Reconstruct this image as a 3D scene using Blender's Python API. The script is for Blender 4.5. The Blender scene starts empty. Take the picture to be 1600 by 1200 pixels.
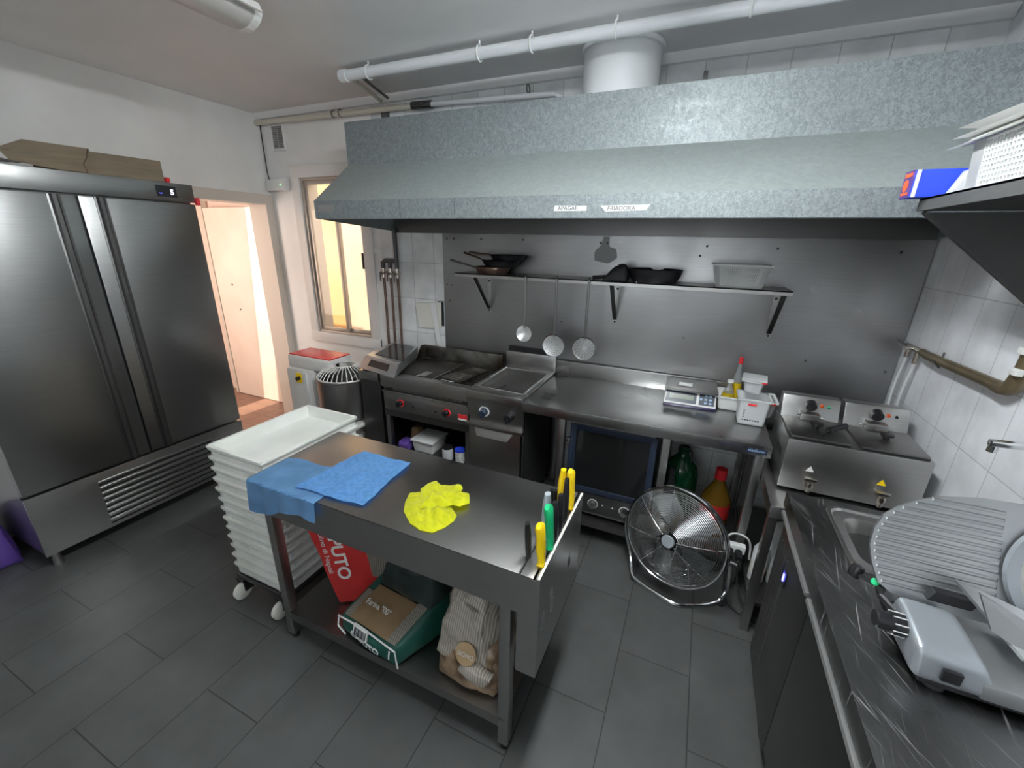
import bpy, bmesh, math, random
from mathutils import Vector, Matrix, noise
random.seed(7)
PI = math.pi
sc = bpy.context.scene
# ------------------------------------------------------------------ camera, light, exposure
cam = bpy.data.cameras.new('camera'); co = bpy.data.objects.new('camera', cam); sc.collection.objects.link(co)
cam.sensor_width = 36; cam.lens = 647.7/1600*36; cam.clip_start = 0.03
# columns: camera right, down, forward in world axes
right = Vector((0.91278262, 0.40795686, 0.01997704))
up = -Vector((0.15018765, -0.28974993, -0.94524528))
back = -Vector((-0.37983095, 0.86580377, -0.32574879))
co.matrix_world = Matrix(((right.x, up.x, back.x, 0), (right.y, up.y, back.y, 0), (right.z, up.z, back.z, 1.78), (0, 0, 0, 1)))
sc.camera = co
sc.view_settings.view_transform = 'Standard'; sc.view_settings.look = 'None'
sc.view_settings.exposure = 0.63; sc.view_settings.gamma = 1.0; sc.view_settings.use_curve_mapping = False
w = bpy.data.worlds.new('world'); sc.world = w; w.use_nodes = True
w.node_tree.nodes['Background'].inputs[0].default_value = (0.75, 0.86, 1.0, 1)
w.node_tree.nodes['Background'].inputs[1].default_value = 1.6
def lamp(name, kind, energy, col, loc, d=None, size=None, size_y=None):
    l = bpy.data.lights.new(name, kind); l.energy = energy; l.color = col
    o = bpy.data.objects.new(name, l); sc.collection.objects.link(o); o.location = loc
    if d is not None: o.rotation_euler = Vector(d).to_track_quat('-Z', 'Y').to_euler()
    if size:
        l.shape = 'RECTANGLE'; l.size = size; l.size_y = size_y or size
    return o
sun = lamp('sun', 'SUN', 3.6, (1.0, 0.90, 0.76), (-4, -2, 6), (-.1, .5, -.86)); sun.data.angle = 0.01
lamp('tube_light', 'AREA', 6, (0.93, 0.975, 1.0), (-0.20, 1.0, 2.64), (0, 0, -1), 0.20, 1.15)
lamp('rear_fill', 'AREA', 9, (0.88, 0.95, 1.0), (-0.6, -1.30, 1.75), (0, 1, -.08), 1.5, 1.1)  # added fill lamp behind the camera; the front wall has no window
lamp('corridor_fill', 'AREA', 20, (1.0, 0.84, 0.74), (-4.65, 1.20, 1.5), (0.10, 1, -.05), 0.8, 1.6)  # unseen area lamp added inside the passage in place of daylight
# ------------------------------------------------------------------ materials
def mat(name, col=(.8, .8, .8), rough=.5, metal=0., **k):
    m = bpy.data.materials.new(name); m.use_nodes = True
    b = m.node_tree.nodes['Principled BSDF']
    b.inputs['Base Color'].default_value = (*col, 1); b.inputs['Roughness'].default_value = rough; b.inputs['Metallic'].default_value = metal
    for kk, v in k.items(): b.inputs[kk.replace('_', ' ')].default_value = v
    return m
def nodes(m):
    return m.node_tree.nodes, m.node_tree.links, m.node_tree.nodes['Principled BSDF']
def coords(m, scale=(1, 1, 1), loc=(0, 0, 0), world=False):
    N, L, b = nodes(m)
    if world: g = N.new('ShaderNodeNewGeometry'); out = g.outputs['Position']
    else: g = N.new('ShaderNodeTexCoord'); out = g.outputs['Object']
    mp = N.new('ShaderNodeMapping'); mp.inputs['Scale'].default_value = scale; mp.inputs['Location'].default_value = loc
    L.new(out, mp.inputs['Vector']); return mp.outputs['Vector']
def noisemix(m, c1, c2, scale=(1, 1, 1), ns=5, detail=4, lo=.35, hi=.65, rough=None, bump=0, world=False, dist=.002):
    N, L, b = nodes(m); v = coords(m, scale, world=world)
    n = N.new('ShaderNodeTexNoise'); n.inputs['Scale'].default_value = ns; n.inputs['Detail'].default_value = detail; L.new(v, n.inputs['Vector'])
    r = N.new('ShaderNodeValToRGB'); r.color_ramp.elements[0].position = lo; r.color_ramp.elements[1].position = hi
    r.color_ramp.elements[0].color = (*c1, 1); r.color_ramp.elements[1].color = (*c2, 1)
    L.new(n.outputs['Fac'], r.inputs['Fac']); L.new(r.outputs['Color'], b.inputs['Base Color'])
    if rough:
        mr = N.new('ShaderNodeMapRange'); mr.inputs['To Min'].default_value = rough[0]; mr.inputs['To Max'].default_value = rough[1]
        L.new(n.outputs['Fac'], mr.inputs['Value']); L.new(mr.outputs['Result'], b.inputs['Roughness'])
    if bump:
        bp = N.new('ShaderNodeBump'); bp.inputs['Strength'].default_value = bump; bp.inputs['Distance'].default_value = dist
        L.new(n.outputs['Fac'], bp.inputs['Height']); L.new(bp.outputs['Normal'], b.inputs['Normal'])
    return m
def steel(name, c=(.5, .5, .49), rough=.3, grain='x', wear=.12, bump=.05):
    m = mat(name, c, rough, 1.0); N, L, b = nodes(m)
    s = {'x': (1.5, 90, 90), 'y': (90, 1.5, 90), 'z': (90, 90, 1.5)}[grain]
    n1 = N.new('ShaderNodeTexNoise'); n1.inputs['Scale'].default_value = 4; n1.inputs['Detail'].default_value = 3; L.new(coords(m, s), n1.inputs['Vector'])
    n2 = N.new('ShaderNodeTexNoise'); n2.inputs['Scale'].default_value = 2.2; n2.inputs['Detail'].default_value = 2; L.new(coords(m), n2.inputs['Vector'])
    mr = N.new('ShaderNodeMapRange'); mr.inputs['From Min'].default_value = .15; mr.inputs['From Max'].default_value = .85
    mr.inputs['To Min'].default_value = rough - wear*.5; mr.inputs['To Max'].default_value = rough + wear
    L.new(n2.outputs['Fac'], mr.inputs['Value']); L.new(mr.outputs['Result'], b.inputs['Roughness'])
    mx = N.new('ShaderNodeMix'); mx.data_type = 'RGBA'; mx.inputs[6].default_value = (*[x*.85 for x in c], 1); mx.inputs[7].default_value = (*[min(1, x*1.12) for x in c], 1)
    L.new(n1.outputs['Fac'], mx.inputs[0]); L.new(mx.outputs[2], b.inputs['Base Color'])
    bp = N.new('ShaderNodeBump'); bp.inputs['Strength'].default_value = bump; bp.inputs['Distance'].default_value = .001
    L.new(n1.outputs['Fac'], bp.inputs['Height']); L.new(bp.outputs['Normal'], b.inputs['Normal'])
    return m
def tiles(name, col, grout, bw, bh, loc, swap, mortar=.004, rough=.2, offset=0., var=.06, bump=.5, freq=2):
    m = mat(name, col, rough); N, L, b = nodes(m)
    g = N.new('ShaderNodeNewGeometry'); sp = N.new('ShaderNodeSeparateXYZ'); L.new(g.outputs['Position'], sp.inputs[0])
    cb = N.new('ShaderNodeCombineXYZ'); mp = N.new('ShaderNodeMapping'); mp.inputs['Location'].default_value = (*loc, 0)
    L.new(sp.outputs[swap[0]], cb.inputs[0]); L.new(sp.outputs[swap[1]], cb.inputs[1]); L.new(cb.outputs[0], mp.inputs['Vector'])
    br = N.new('ShaderNodeTexBrick'); br.offset = offset; br.offset_frequency = freq; br.squash = 1
    br.inputs['Scale'].default_value = 1; br.inputs['Brick Width'].default_value = bw; br.inputs['Row Height'].default_value = bh
    br.inputs['Mortar Size'].default_value = mortar; br.inputs['Mortar Smooth'].default_value = .3; br.inputs['Bias'].default_value = 0
    br.inputs['Color1'].default_value = (*[c*(1-var) for c in col], 1); br.inputs['Color2'].default_value = (*[min(1, c*(1+var)) for c in col], 1)
    br.inputs['Mortar'].default_value = (*grout, 1); L.new(mp.outputs[0], br.inputs['Vector'])
    n = N.new('ShaderNodeTexNoise'); n.inputs['Scale'].default_value = 6; n.inputs['Detail'].default_value = 6; L.new(g.outputs['Position'], n.inputs['Vector'])
    mr = N.new('ShaderNodeMapRange'); mr.inputs['From Min'].default_value = .3; mr.inputs['From Max'].default_value = .7; mr.inputs['To Min'].default_value = .82; mr.inputs['To Max'].default_value = 1.1
    L.new(n.outputs['Fac'], mr.inputs['Value'])
    mx = N.new('ShaderNodeVectorMath'); mx.operation = 'SCALE'; L.new(br.outputs['Color'], mx.inputs[0]); L.new(mr.outputs['Result'], mx.inputs['Scale'])
    L.new(mx.outputs[0], b.inputs['Base Color'])
    bp = N.new('ShaderNodeBump'); bp.invert = True; bp.inputs['Strength'].default_value = bump; bp.inputs['Distance'].default_value = .002
    L.new(br.outputs['Fac'], bp.inputs['Height']); L.new(bp.outputs['Normal'], b.inputs['Normal'])
    return m
def galvanised(name, c1, c2, scale, rough=.45, vmix=1.0):
    m = mat(name, c1, rough, .4); N, L, b = nodes(m); v = coords(m, (1, 1, .75), world=True)
    n = N.new('ShaderNodeTexNoise'); n.inputs['Scale'].default_value = scale*.6; L.new(v, n.inputs['Vector'])
    ad = N.new('ShaderNodeMix'); ad.data_type = 'VECTOR'; ad.inputs[0].default_value = .04; L.new(v, ad.inputs[4]); L.new(n.outputs['Color'], ad.inputs[5])
    vo = N.new('ShaderNodeTexVoronoi'); vo.inputs['Scale'].default_value = scale; L.new(ad.outputs[1], vo.inputs['Vector'])
    sx = N.new('ShaderNodeSeparateColor'); L.new(vo.outputs['Color'], sx.inputs[0])
    r = N.new('ShaderNodeValToRGB'); r.color_ramp.elements[0].color = (*c1, 1); r.color_ramp.elements[1].color = (*c2, 1); r.color_ramp.elements[0].position = .15
    L.new(sx.outputs[0], r.inputs['Fac']); L.new(r.outputs['Color'], b.inputs['Base Color'])
    mr = N.new('ShaderNodeMapRange'); mr.inputs['To Min'].default_value = rough-.1*vmix; mr.inputs['To Max'].default_value = rough+.12*vmix
    L.new(sx.outputs[1], mr.inputs['Value']); L.new(mr.outputs['Result'], b.inputs['Roughness'])
    return m
def emis(name, col, s):
    m = mat(name, col, .4); b = m.node_tree.nodes['Principled BSDF']; b.inputs['Emission Color'].default_value = (*col, 1); b.inputs['Emission Strength'].default_value = s; return m
M = {}
M['plaster'] = noisemix(mat('plaster', rough=.55), (.80, .79, .77), (.87, .86, .84), ns=3, bump=.15, world=True)
M['ceiling'] = noisemix(mat('ceiling_paint', rough=.5), (.82, .815, .81), (.87, .865, .86), ns=1.6, bump=.05, world=True)
M['tile_back'] = tiles('tile_back', (.80, .82, .82), (.50, .51, .51), .197, .28, (-.245, -1.602), (0, 2), .0025)
M['tile_right'] = tiles('tile_right', (.84, .86, .89), (.58, .60, .62), .199, .28, (-2.668, -1.602), (1, 2), .0022, var=.02)
M['floor'] = tiles('floor_tile', (.078, .080, .079), (.022, .023, .023), .603, .3045, (-.6055, .092), (1, 0), .0026, .42, .5, .05, .35)
M['steel'] = steel('steel_x', (.47, .465, .455), grain='x'); M['steel_y'] = steel('steel_y', (.47, .465, .455), grain='y'); M['steel_z'] = steel('steel_z', (.47, .465, .455), grain='z')
M['steel_fridge'] = steel('steel_fridge', (.37, .37, .36), .30, 'y', .015, .04)
M['steel_panel'] = steel('steel_panel', (.37, .37, .372), .30, 'x', .2, .05)
M['steel_top'] = steel('steel_top', (.31, .305, .295), .30, 'x', .16, .05)
def blotch(m, sc_, lo, hi):
    N, L, b = nodes(m); n = N.new('ShaderNodeTexNoise'); n.inputs['Scale'].default_value = sc_; n.inputs['Detail'].default_value = 1.5; L.new(coords(m), n.inputs['Vector'])
    r = N.new('ShaderNodeMapRange'); r.inputs['From Min'].default_value = .2; r.inputs['From Max'].default_value = .8; r.inputs['To Min'].default_value = lo; r.inputs['To Max'].default_value = hi; L.new(n.outputs['Fac'], r.inputs['Value'])
    old = b.inputs['Base Color'].links[0].from_socket; v = N.new('ShaderNodeVectorMath'); v.operation = 'SCALE'; L.new(old, v.inputs[0]); L.new(r.outputs['Result'], v.inputs['Scale']); L.new(v.outputs[0], b.inputs['Base Color'])
blotch(M['steel_panel'], 1.7, .65, 1.25); blotch(M['steel_top'], 2.5, .8, 1.15)  # wall panel: soft reflections imitated by lighter and darker patches in its colour
M['steel_work'] = steel('steel_work', (.43, .43, .425), .27, 'x', .06, .04)
M['bright_alu'] = mat('bright_aluminium', (.72, .73, .73), .38, .75)
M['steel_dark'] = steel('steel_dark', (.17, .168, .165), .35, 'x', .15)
M['steel_counter'] = steel('steel_counter', (.22, .22, .22), .30, 'y', .14, .05)
SCR = -1.23
def scratches(m, ang, amount=.35):
    N, L, b = nodes(m); tc = N.new('ShaderNodeTexCoord'); prev = None
    for k, (a, dens) in enumerate(((ang, 1.), (ang+.22, .8), (ang-.5, .6))):
        mp = N.new('ShaderNodeMapping'); mp.vector_type = 'TEXTURE'; mp.inputs['Rotation'].default_value = (0, 0, a); mp.inputs['Scale'].default_value = (.14/dens, .0035, .2); mp.inputs['Location'].default_value = (k*3.1, k, 0)
        L.new(tc.outputs['Object'], mp.inputs['Vector']); n = N.new('ShaderNodeTexNoise'); n.inputs['Scale'].default_value = 1; n.inputs['Detail'].default_value = 1
        L.new(mp.outputs[0], n.inputs['Vector']); r = N.new('ShaderNodeMapRange'); r.inputs['From Min'].default_value = .68; r.inputs['From Max'].default_value = .76; L.new(n.outputs['Fac'], r.inputs['Value'])
        if prev is None: prev = r.outputs['Result']
        else:
            mx = N.new('ShaderNodeMath'); mx.operation = 'MAXIMUM'; L.new(prev, mx.inputs[0]); L.new(r.outputs['Result'], mx.inputs[1]); prev = mx.outputs[0]
    old = b.inputs['Base Color'].links[0].from_socket; mc = N.new('ShaderNodeMix'); mc.data_type = 'RGBA'; L.new(prev, mc.inputs[0]); L.new(old, mc.inputs[6]); mc.inputs[7].default_value = (.45, .45, .45, 1); L.new(mc.outputs[2], b.inputs['Base Color'])
    oldr = b.inputs['Roughness'].links[0].from_socket; mr = N.new('ShaderNodeMath'); mr.operation = 'MULTIPLY_ADD'; L.new(prev, mr.inputs[0]); mr.inputs[1].default_value = amount; L.new(oldr, mr.inputs[2]); L.new(mr.outputs[0], b.inputs['Roughness'])
scratches(M['steel_counter'], SCR)

M['chrome'] = mat('chrome', (.75, .76, .77), .12, 1.0)
M['alu'] = noisemix(mat('cast_aluminium', rough=.35, metal=.85), (.40, .415, .42), (.48, .495, .50), (1, 1, 1), 4, rough=(.3, .42))
M['alu_paint'] = mat('silver_paint', (.36, .39, .42), .33, .5)
M['galv'] = galvanised('galvanised_spangle', (.20, .225, .232), (.31, .345, .355), 140, .5)
M['galv_smooth'] = galvanised('galvanised_plain', (.31, .345, .335), (.34, .38, .37), 60, .55, .3)
M['duct'] = mat('duct_white', (.80, .82, .83), .5)
M['white'] = mat('white_plastic', (.80, .81, .80), .35)
M['cream'] = mat('cream_plastic', (.76, .75, .68), .4)
M['tray'] = noisemix(mat('tray_plastic', rough=.4), (.74, .74, .69), (.83, .83, .79), ns=4); M['tray'].node_tree.nodes['Principled BSDF'].inputs['Subsurface Weight'].default_value = .05
M['enamel'] = mat('white_enamel', (.78, .77, .74), .3)
M['paint_white'] = mat('white_gloss_paint', (.78, .76, .73), .35)
M['paint_frame'] = mat('frame_paint', (.66, .60, .53), .45)
M['alu_frame'] = mat('window_aluminium', (.52, .46, .40), .4, .5)
M['black'] = mat('black_plastic', (.015, .015, .017), .3)
M['rubber'] = mat('black_rubber', (.02, .02, .022), .6)
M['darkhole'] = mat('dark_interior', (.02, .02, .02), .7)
M['red'] = mat('red_plastic', (.75, .03, .04), .3)
M['red_pad'] = mat('red_cover', (.80, .06, .06), .25)
M['yellow'] = mat('yellow_plastic', (.90, .62, .01), .3)
M['green'] = mat('green_plastic', (.01, .42, .16), .3)
M['greyh'] = mat('grey_plastic', (.36, .40, .43), .35)
M['blue'] = noisemix(mat('blue_microfibre', rough=.95), (.13, .38, .78), (.20, .49, .90), ns=60, bump=.6, dist=.001)
M['yellowcloth'] = noisemix(mat('yellow_microfibre', rough=.95), (.74, .76, .01), (.86, .86, .03), ns=60, bump=.6, dist=.001)
M['bluefade'] = noisemix(mat('faded_blue_microfibre', rough=.95), (.14, .33, .60), (.20, .45, .76), ns=9, bump=.4, dist=.001)
for k in ('blue', 'yellowcloth', 'bluefade'): M[k].node_tree.nodes['Principled BSDF'].inputs['Sheen Weight'].default_value = .25
M['copper'] = noisemix(mat('old_copper', rough=.45, metal=.6), (.13, .085, .065), (.22, .15, .115), ns=12)
M['pipe_grey'] = mat('painted_grey_pipe', (.10, .10, .105), .4, .3)
M['pipe_brown'] = noisemix(mat('brown_pipe', rough=.4, metal=.5), (.13, .10, .055), (.22, .17, .10), ns=9)
M['brass'] = mat('nickel_brass', (.6, .56, .5), .25, 1)
M['pipe_white'] = mat('white_pipe', (.74, .76, .78), .3)
M['pipe_cream'] = mat('cream_pipe', (.66, .63, .54), .45)
M['griddle'] = noisemix(mat('griddle_plate', rough=.35, metal=.7), (.03, .025, .02), (.12, .11, .10), (1, 1, 1), 5, rough=(.25, .5), bump=.1)
M['grease'] = noisemix(mat('greasy_steel', rough=.4, metal=.9), (.06, .045, .03), (.30, .29, .27), ns=5, rough=(.3, .5))
M['pan'] = noisemix(mat('pan_black', rough=.45, metal=.3), (.012, .012, .015), (.035, .035, .04), ns=12)
M['pancopper'] = noisemix(mat('pan_worn', rough=.4, metal=.7), (.10, .06, .05), (.30, .20, .15), ns=12)
M['cardboard'] = noisemix(mat('cardboard', rough=.9), (.17, .135, .09), (.23, .18, .12), (1, 1, 8), 6)
M['paper'] = mat('white_paper', (.75, .75, .73), .8)
M['tape'] = mat('masking_tape', (.72, .73, .70), .6)
M['shelf_grey'] = mat('grey_shelf_steel', (.13, .13, .128), .45, .5); M['pale_metal'] = mat('pale_trim_metal', (.46, .46, .455), .3, .7); M['putty'] = mat('dull_patch', (.26, .26, .265), .5, .4); M['ink'] = mat('ink', (.06, .06, .07), .6)
M['glass'] = mat('clear_glass', (1, 1, 1), .03, Transmission_Weight=1.0, IOR=1.45)
M['frost'] = mat('window_glass', (1, .98, .94), .03, Transmission_Weight=1.0, IOR=1.2)
M['ovenglass'] = mat('oven_glass', (.012, .013, .013), .06, Specular_IOR_Level=.35)
M['hobglass'] = mat('hob_glass', (.015, .015, .016), .12)
M['clearplastic'] = mat('clear_plastic', (.9, .93, .95), .2, Transmission_Weight=.85, IOR=1.3)
M['gnplastic'] = mat('translucent_box', (.80, .82, .83), .3, Transmission_Weight=.25, IOR=1.3)
M['oil'] = mat('oil', (.60, .42, .015), .1, Transmission_Weight=.1, IOR=1.3)
M['oil2'] = mat('amber_oil', (.20, .11, .012), .12, Transmission_Weight=.4, IOR=1.3)
M['greenglass'] = mat('green_bottle', (.006, .075, .03), .12, Transmission_Weight=.3)
M['led'] = emis('display_led', (.75, .8, 1.0), 1.2); M['ledblue'] = emis('blue_led', (.1, .1, 1.0), 6); M['ledgreen'] = emis('green_led', (.1, .9, .2), 2)
M['lcd'] = mat('lcd', (.16, .19, .15), .3); M['navy'] = mat('navy_panel', (.02, .03, .055), .3); M['blueink'] = mat('pale_blue_keys', (.35, .5, .7), .4)
M['purple'] = mat('dark_purple_base', (.02, .01, .07), .4)
M['boxblue'] = mat('box_blue', (.02, .06, .60), .45); M['boxpurple'] = mat('box_purple', (.10, .05, .28), .5); M['orange'] = mat('orange_print', (.85, .14, .03), .5)
M['bag_red'] = noisemix(mat('bag_red', rough=.5), (.45, .015, .015), (.58, .03, .025), ns=7, bump=.3, dist=.004)
M['bag_green'] = noisemix(mat('bag_green', rough=.5), (.004, .060, .045), (.008, .085, .06), ns=7, bump=.4, dist=.004)
M['bag_black'] = noisemix(mat('bag_black_green', rough=.35), (.006, .012, .012), (.015, .03, .028), ns=9, bump=.5, dist=.004)
M['bag_tan'] = noisemix(mat('bag_tan', rough=.6), (.36, .24, .12), (.42, .29, .16), ns=9, bump=.3, dist=.003)
M['pinkwall'] = noisemix(mat('pink_plaster', rough=.7), (.76, .62, .54), (.84, .70, .61), ns=2, world=True)
M['leaf'] = noisemix(mat('door_leaf_paint', rough=.5), (.84, .72, .62), (.90, .80, .70), ns=2.4, world=True)
M['terracotta'] = tiles('terracotta_tile', (.30, .17, .12), (.20, .12, .09), .2, .2, (0, 0), (0, 1), .005, .5)
M['patio'] = noisemix(mat('patio_render', rough=.8), (.86, .55, .24), (.93, .66, .36), ns=1.2, world=True)
M['patio_pale'] = noisemix(mat('patio_pale_render', rough=.8), (.84, .70, .54), (.90, .78, .64), ns=1.5, world=True)
M['fluor'] = emis('fluorescent_tube', (.93, .975, 1.0), 75.0)
M['tube_off'] = mat('unlit_tube', (.85, .80, .76), .2)
M['lens'] = mat('luminaire_cover', (.75, .72, .68), .3, Transmission_Weight=.3, IOR=1.3)
def stripes():
    m = mat('striped_sack', (.5, .47, .42), .45); N, L, b = nodes(m)
    wv = N.new('ShaderNodeTexWave'); wv.bands_direction = 'X'; wv.inputs['Scale'].default_value = 34; wv.inputs['Distortion'].default_value = 4; wv.inputs['Detail Scale'].default_value = .6
    L.new(coords(m), wv.inputs['Vector'])
    n = N.new('ShaderNodeTexNoise'); n.inputs['Scale'].default_value = 7; n.inputs['Detail'].default_value = 5; L.new(coords(m), n.inputs['Vector'])
    r = N.new('ShaderNodeValToRGB'); r.color_ramp.elements[0].color = (.27, .24, .20, 1); r.color_ramp.elements[1].color = (.46, .42, .36, 1); r.color_ramp.elements[0].position = .35; r.color_ramp.elements[1].position = .6
    L.new(wv.outputs['Fac'], r.inputs['Fac']); L.new(r.outputs['Color'], b.inputs['Base Color'])
    bp = N.new('ShaderNodeBump'); bp.inputs['Strength'].default_value = .6; bp.inputs['Distance'].default_value = .01; L.new(n.outputs['Fac'], bp.inputs['Height']); L.new(bp.outputs['Normal'], b.inputs['Normal'])
    return m
M['stripe'] = stripes()
M['brownbag'] = noisemix(mat('brown_contents', rough=.3), (.10, .055, .03), (.42, .30, .19), ns=16, detail=6, bump=.5, dist=.006)
# ------------------------------------------------------------------ geometry helpers
class MB:
    def __init__(s): s.b = bmesh.new()
    def box(s, x0, x1, y0, y1, z0, z1, bev=0, mi=0, seg=2):
        x0, x1 = sorted((x0, x1)); y0, y1 = sorted((y0, y1)); z0, z1 = sorted((z0, z1))
        return s.hexa([(x0, y0, z0), (x1, y0, z0), (x1, y1, z0), (x0, y1, z0), (x0, y0, z1), (x1, y0, z1), (x1, y1, z1), (x0, y1, z1)], bev, mi, seg)
    def hexa(s, p, bev=0, mi=0, seg=2):
        t = bmesh.new(); v = [t.verts.new(q) for q in p]
        for f in ((0, 3, 2, 1), (4, 5, 6, 7), (0, 1, 5, 4), (1, 2, 6, 5), (2, 3, 7, 6), (3, 0, 4, 7)):
            t.faces.new([v[i] for i in f]).material_index = mi
        if bev: bmesh.ops.bevel(t, geom=t.edges[:], offset=bev, segments=seg, affect='EDGES', profile=.6, material=-1)
        s.merge(t); return s
    def merge(s, t):
        me = bpy.data.meshes.new('tmp'); t.to_mesh(me); t.free(); s.b.from_mesh(me); bpy.data.meshes.remove(me)
    def prism(s, poly, vec, bev=0, mi=0):
        t = bmesh.new(); vec = Vector(vec); a = [t.verts.new(Vector(q)) for q in poly]; b = [t.verts.new(Vector(q)+vec) for q in poly]
        t.faces.new(a); t.faces.new(b[::-1]); n = len(a)
        for i in range(n): t.faces.new((a[i], b[i], b[(i+1) % n], a[(i+1) % n]))
        for f in t.faces: f.material_index = mi
        bmesh.ops.recalc_face_normals(t, faces=t.faces)
        if bev: bmesh.ops.bevel(t, geom=t.edges[:], offset=bev, segments=2, affect='EDGES', profile=.6)
        s.merge(t); return s
    def lathe(s, prof, c=(0, 0, 0), axis=(0, 0, 1), seg=28, mi=0):
        c = Vector(c); ax = Vector(axis).normalized(); u = ax.orthogonal().normalized(); v = ax.cross(u); rings = []
        for r, z in prof:
            if r < 1e-6: rings.append([s.b.verts.new(c+ax*z)])
            else: rings.append([s.b.verts.new(c+ax*z+(u*math.cos(2*PI*i/seg)+v*math.sin(2*PI*i/seg))*r) for i in range(seg)])
        for A, B in zip(rings, rings[1:]):
            for i in range(seg):
                j = (i+1) % seg
                if len(A) == 1 and len(B) == 1: continue
                if len(A) == 1: f = s.b.faces.new((A[0], B[i], B[j]))
                elif len(B) == 1: f = s.b.faces.new((A[i], B[0], A[j]))
                else: f = s.b.faces.new((A[i], B[i], B[j], A[j]))
                f.material_index = mi
        return s
    def cyl(s, p0, p1, r, r1=None, seg=20, mi=0):
        p0, p1 = Vector(p0), Vector(p1); d = (p1-p0).length; r1 = r if r1 is None else r1
        return s.lathe([(0, 0), (r, 0), (r1, d), (0, d)], p0, p1-p0, seg, mi)
    def tube(s, pts, r, seg=8, closed=False, smooth=0, mi=0):
        P = [Vector(p) for p in pts]
        for _ in range(smooth):
            Q = []; n = len(P); rng = range(n) if closed else range(n-1)
            if not closed: Q.append(P[0])
            for i in rng:
                a, b = P[i], P[(i+1) % n]; Q += [a*.75+b*.25, a*.25+b*.75]
            if not closed: Q.append(P[-1])
            P = Q
        n = len(P); rings = []; u = None
        for i in range(n):
            if closed: d = P[(i+1) % n]-P[i-1]
            else: d = P[min(i+1, n-1)]-P[max(i-1, 0)]
            d.normalize()
            if u is None: u = d.orthogonal().normalized()
            else:
                u = u-d*u.dot(d); u = u.normalized() if u.length > 1e-6 else d.orthogonal().normalized()
            v = d.cross(u); rr = r[min(len(r)-1, round(i*(len(r)-1)/max(1, n-1)))] if isinstance(r, (list, tuple)) else r
            rings.append([s.b.verts.new(P[i]+(u*math.cos(2*PI*k/seg)+v*math.sin(2*PI*k/seg))*rr) for k in range(seg)])
        for i in range(n if closed else n-1):
            A, B = rings[i], rings[(i+1) % n]
            for k in range(seg): s.b.faces.new((A[k], A[(k+1) % seg], B[(k+1) % seg], B[k])).material_index = mi
        if not closed:
            s.b.faces.new(rings[0][::-1]).material_index = mi; s.b.faces.new(rings[-1]).material_index = mi
        return s
    def grid(s, fn, nu, nv, thick=0, mi=0):
        t = bmesh.new(); V = [[t.verts.new(fn(i/nu, j/nv)) for j in range(nv+1)] for i in range(nu+1)]
        for i in range(nu):
            for j in range(nv): t.faces.new((V[i][j], V[i+1][j], V[i+1][j+1], V[i][j+1])).material_index = mi
        if thick: bmesh.ops.solidify(t, geom=t.faces[:], thickness=thick)
        s.merge(t); return s
    def puff(s, c, n=14, bulge=.03, rough=.008, nscale=9, seed=0, mi=0, pw=.5):
        """soft sack: the eight corners c of a hexahedron, its faces bulged and crumpled"""
        t = bmesh.new(); C = [Vector(q) for q in c]; cen = sum(C, Vector())/8
        def at(u, v, w):
            a = C[0].lerp(C[1], u).lerp(C[3].lerp(C[2], u), v); b = C[4].lerp(C[5], u).lerp(C[7].lerp(C[6], u), v); return a.lerp(b, w)
        D = {}
        def vert(i, j, k):
            if (i, j, k) not in D:
                u, v, w = i/n, j/n, k/n; p = at(u, v, w); d = (p-cen).normalized()
                e = [abs(2*q-1) for q in (u, v, w)]; e.sort(); f = (1-e[0]**2)*(1-e[1]**2)
                f = max(f, 0)**pw
                nz = noise.noise(p*nscale+Vector((seed, seed*1.7, 0)))+.5*noise.noise(p*nscale*2.3)
                D[(i, j, k)] = t.verts.new(p+d*(bulge*f+rough*nz))
            return D[(i, j, k)]
        for i in range(n):
            for j in range(n):
                for q in (((0, i, j), (0, i, j+1), (0, i+1, j+1), (0, i+1, j)), ((n, i, j), (n, i+1, j), (n, i+1, j+1), (n, i, j+1)),
                          ((i, 0, j), (i+1, 0, j), (i+1, 0, j+1), (i, 0, j+1)), ((i, n, j), (i, n, j+1), (i+1, n, j+1), (i+1, n, j)),
                          ((i, j, 0), (i, j+1, 0), (i+1, j+1, 0), (i+1, j, 0)), ((i, j, n), (i+1, j, n), (i+1, j+1, n), (i, j+1, n))):
                    t.faces.new([vert(*k) for k in q]).material_index = mi
        s.merge(t); return s
FR = {}
def build(name, mb, m, parent=None, w=True, smooth=True, ang=35):
    me = bpy.data.meshes.new(name); bmesh.ops.recalc_face_normals(mb.b, faces=mb.b.faces); mb.b.to_mesh(me); mb.b.free()
    for q in (m if isinstance(m, (list, tuple)) else [m]): me.materials.append(M[q] if isinstance(q, str) else q)
    o = bpy.data.objects.new(name, me); sc.collection.objects.link(o)
    if parent is not None:
        o.parent = parent; F = FR[parent.name]; FR[o.name] = F
        if w: me.transform(F.inverted())
    else: FR[o.name] = Matrix()
    if smooth:
        for p in me.polygons: p.use_smooth = True
        me.set_sharp_from_angle(angle=math.radians(ang))
    return o
def tag(o, label, cat, group=None):
    o['label'] = label; o['category'] = cat
    if group: o['group'] = group
    return o
def recentre(o):
    """put a one-mesh thing's origin at its base"""
    me = o.data; xs = [v.co for v in me.vertices]
    c = Vector(((min(v.x for v in xs)+max(v.x for v in xs))/2, (min(v.y for v in xs)+max(v.y for v in xs))/2, min(v.z for v in xs)))
    me.transform(Matrix.Translation(-c)); o.location = o.location+c; FR[o.name] = Matrix.Translation(c); return o
def solo(name, mb, m, label, cat, group=None, **k): return recentre(tag(build(name, mb, m, **k), label, cat, group))
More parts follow.
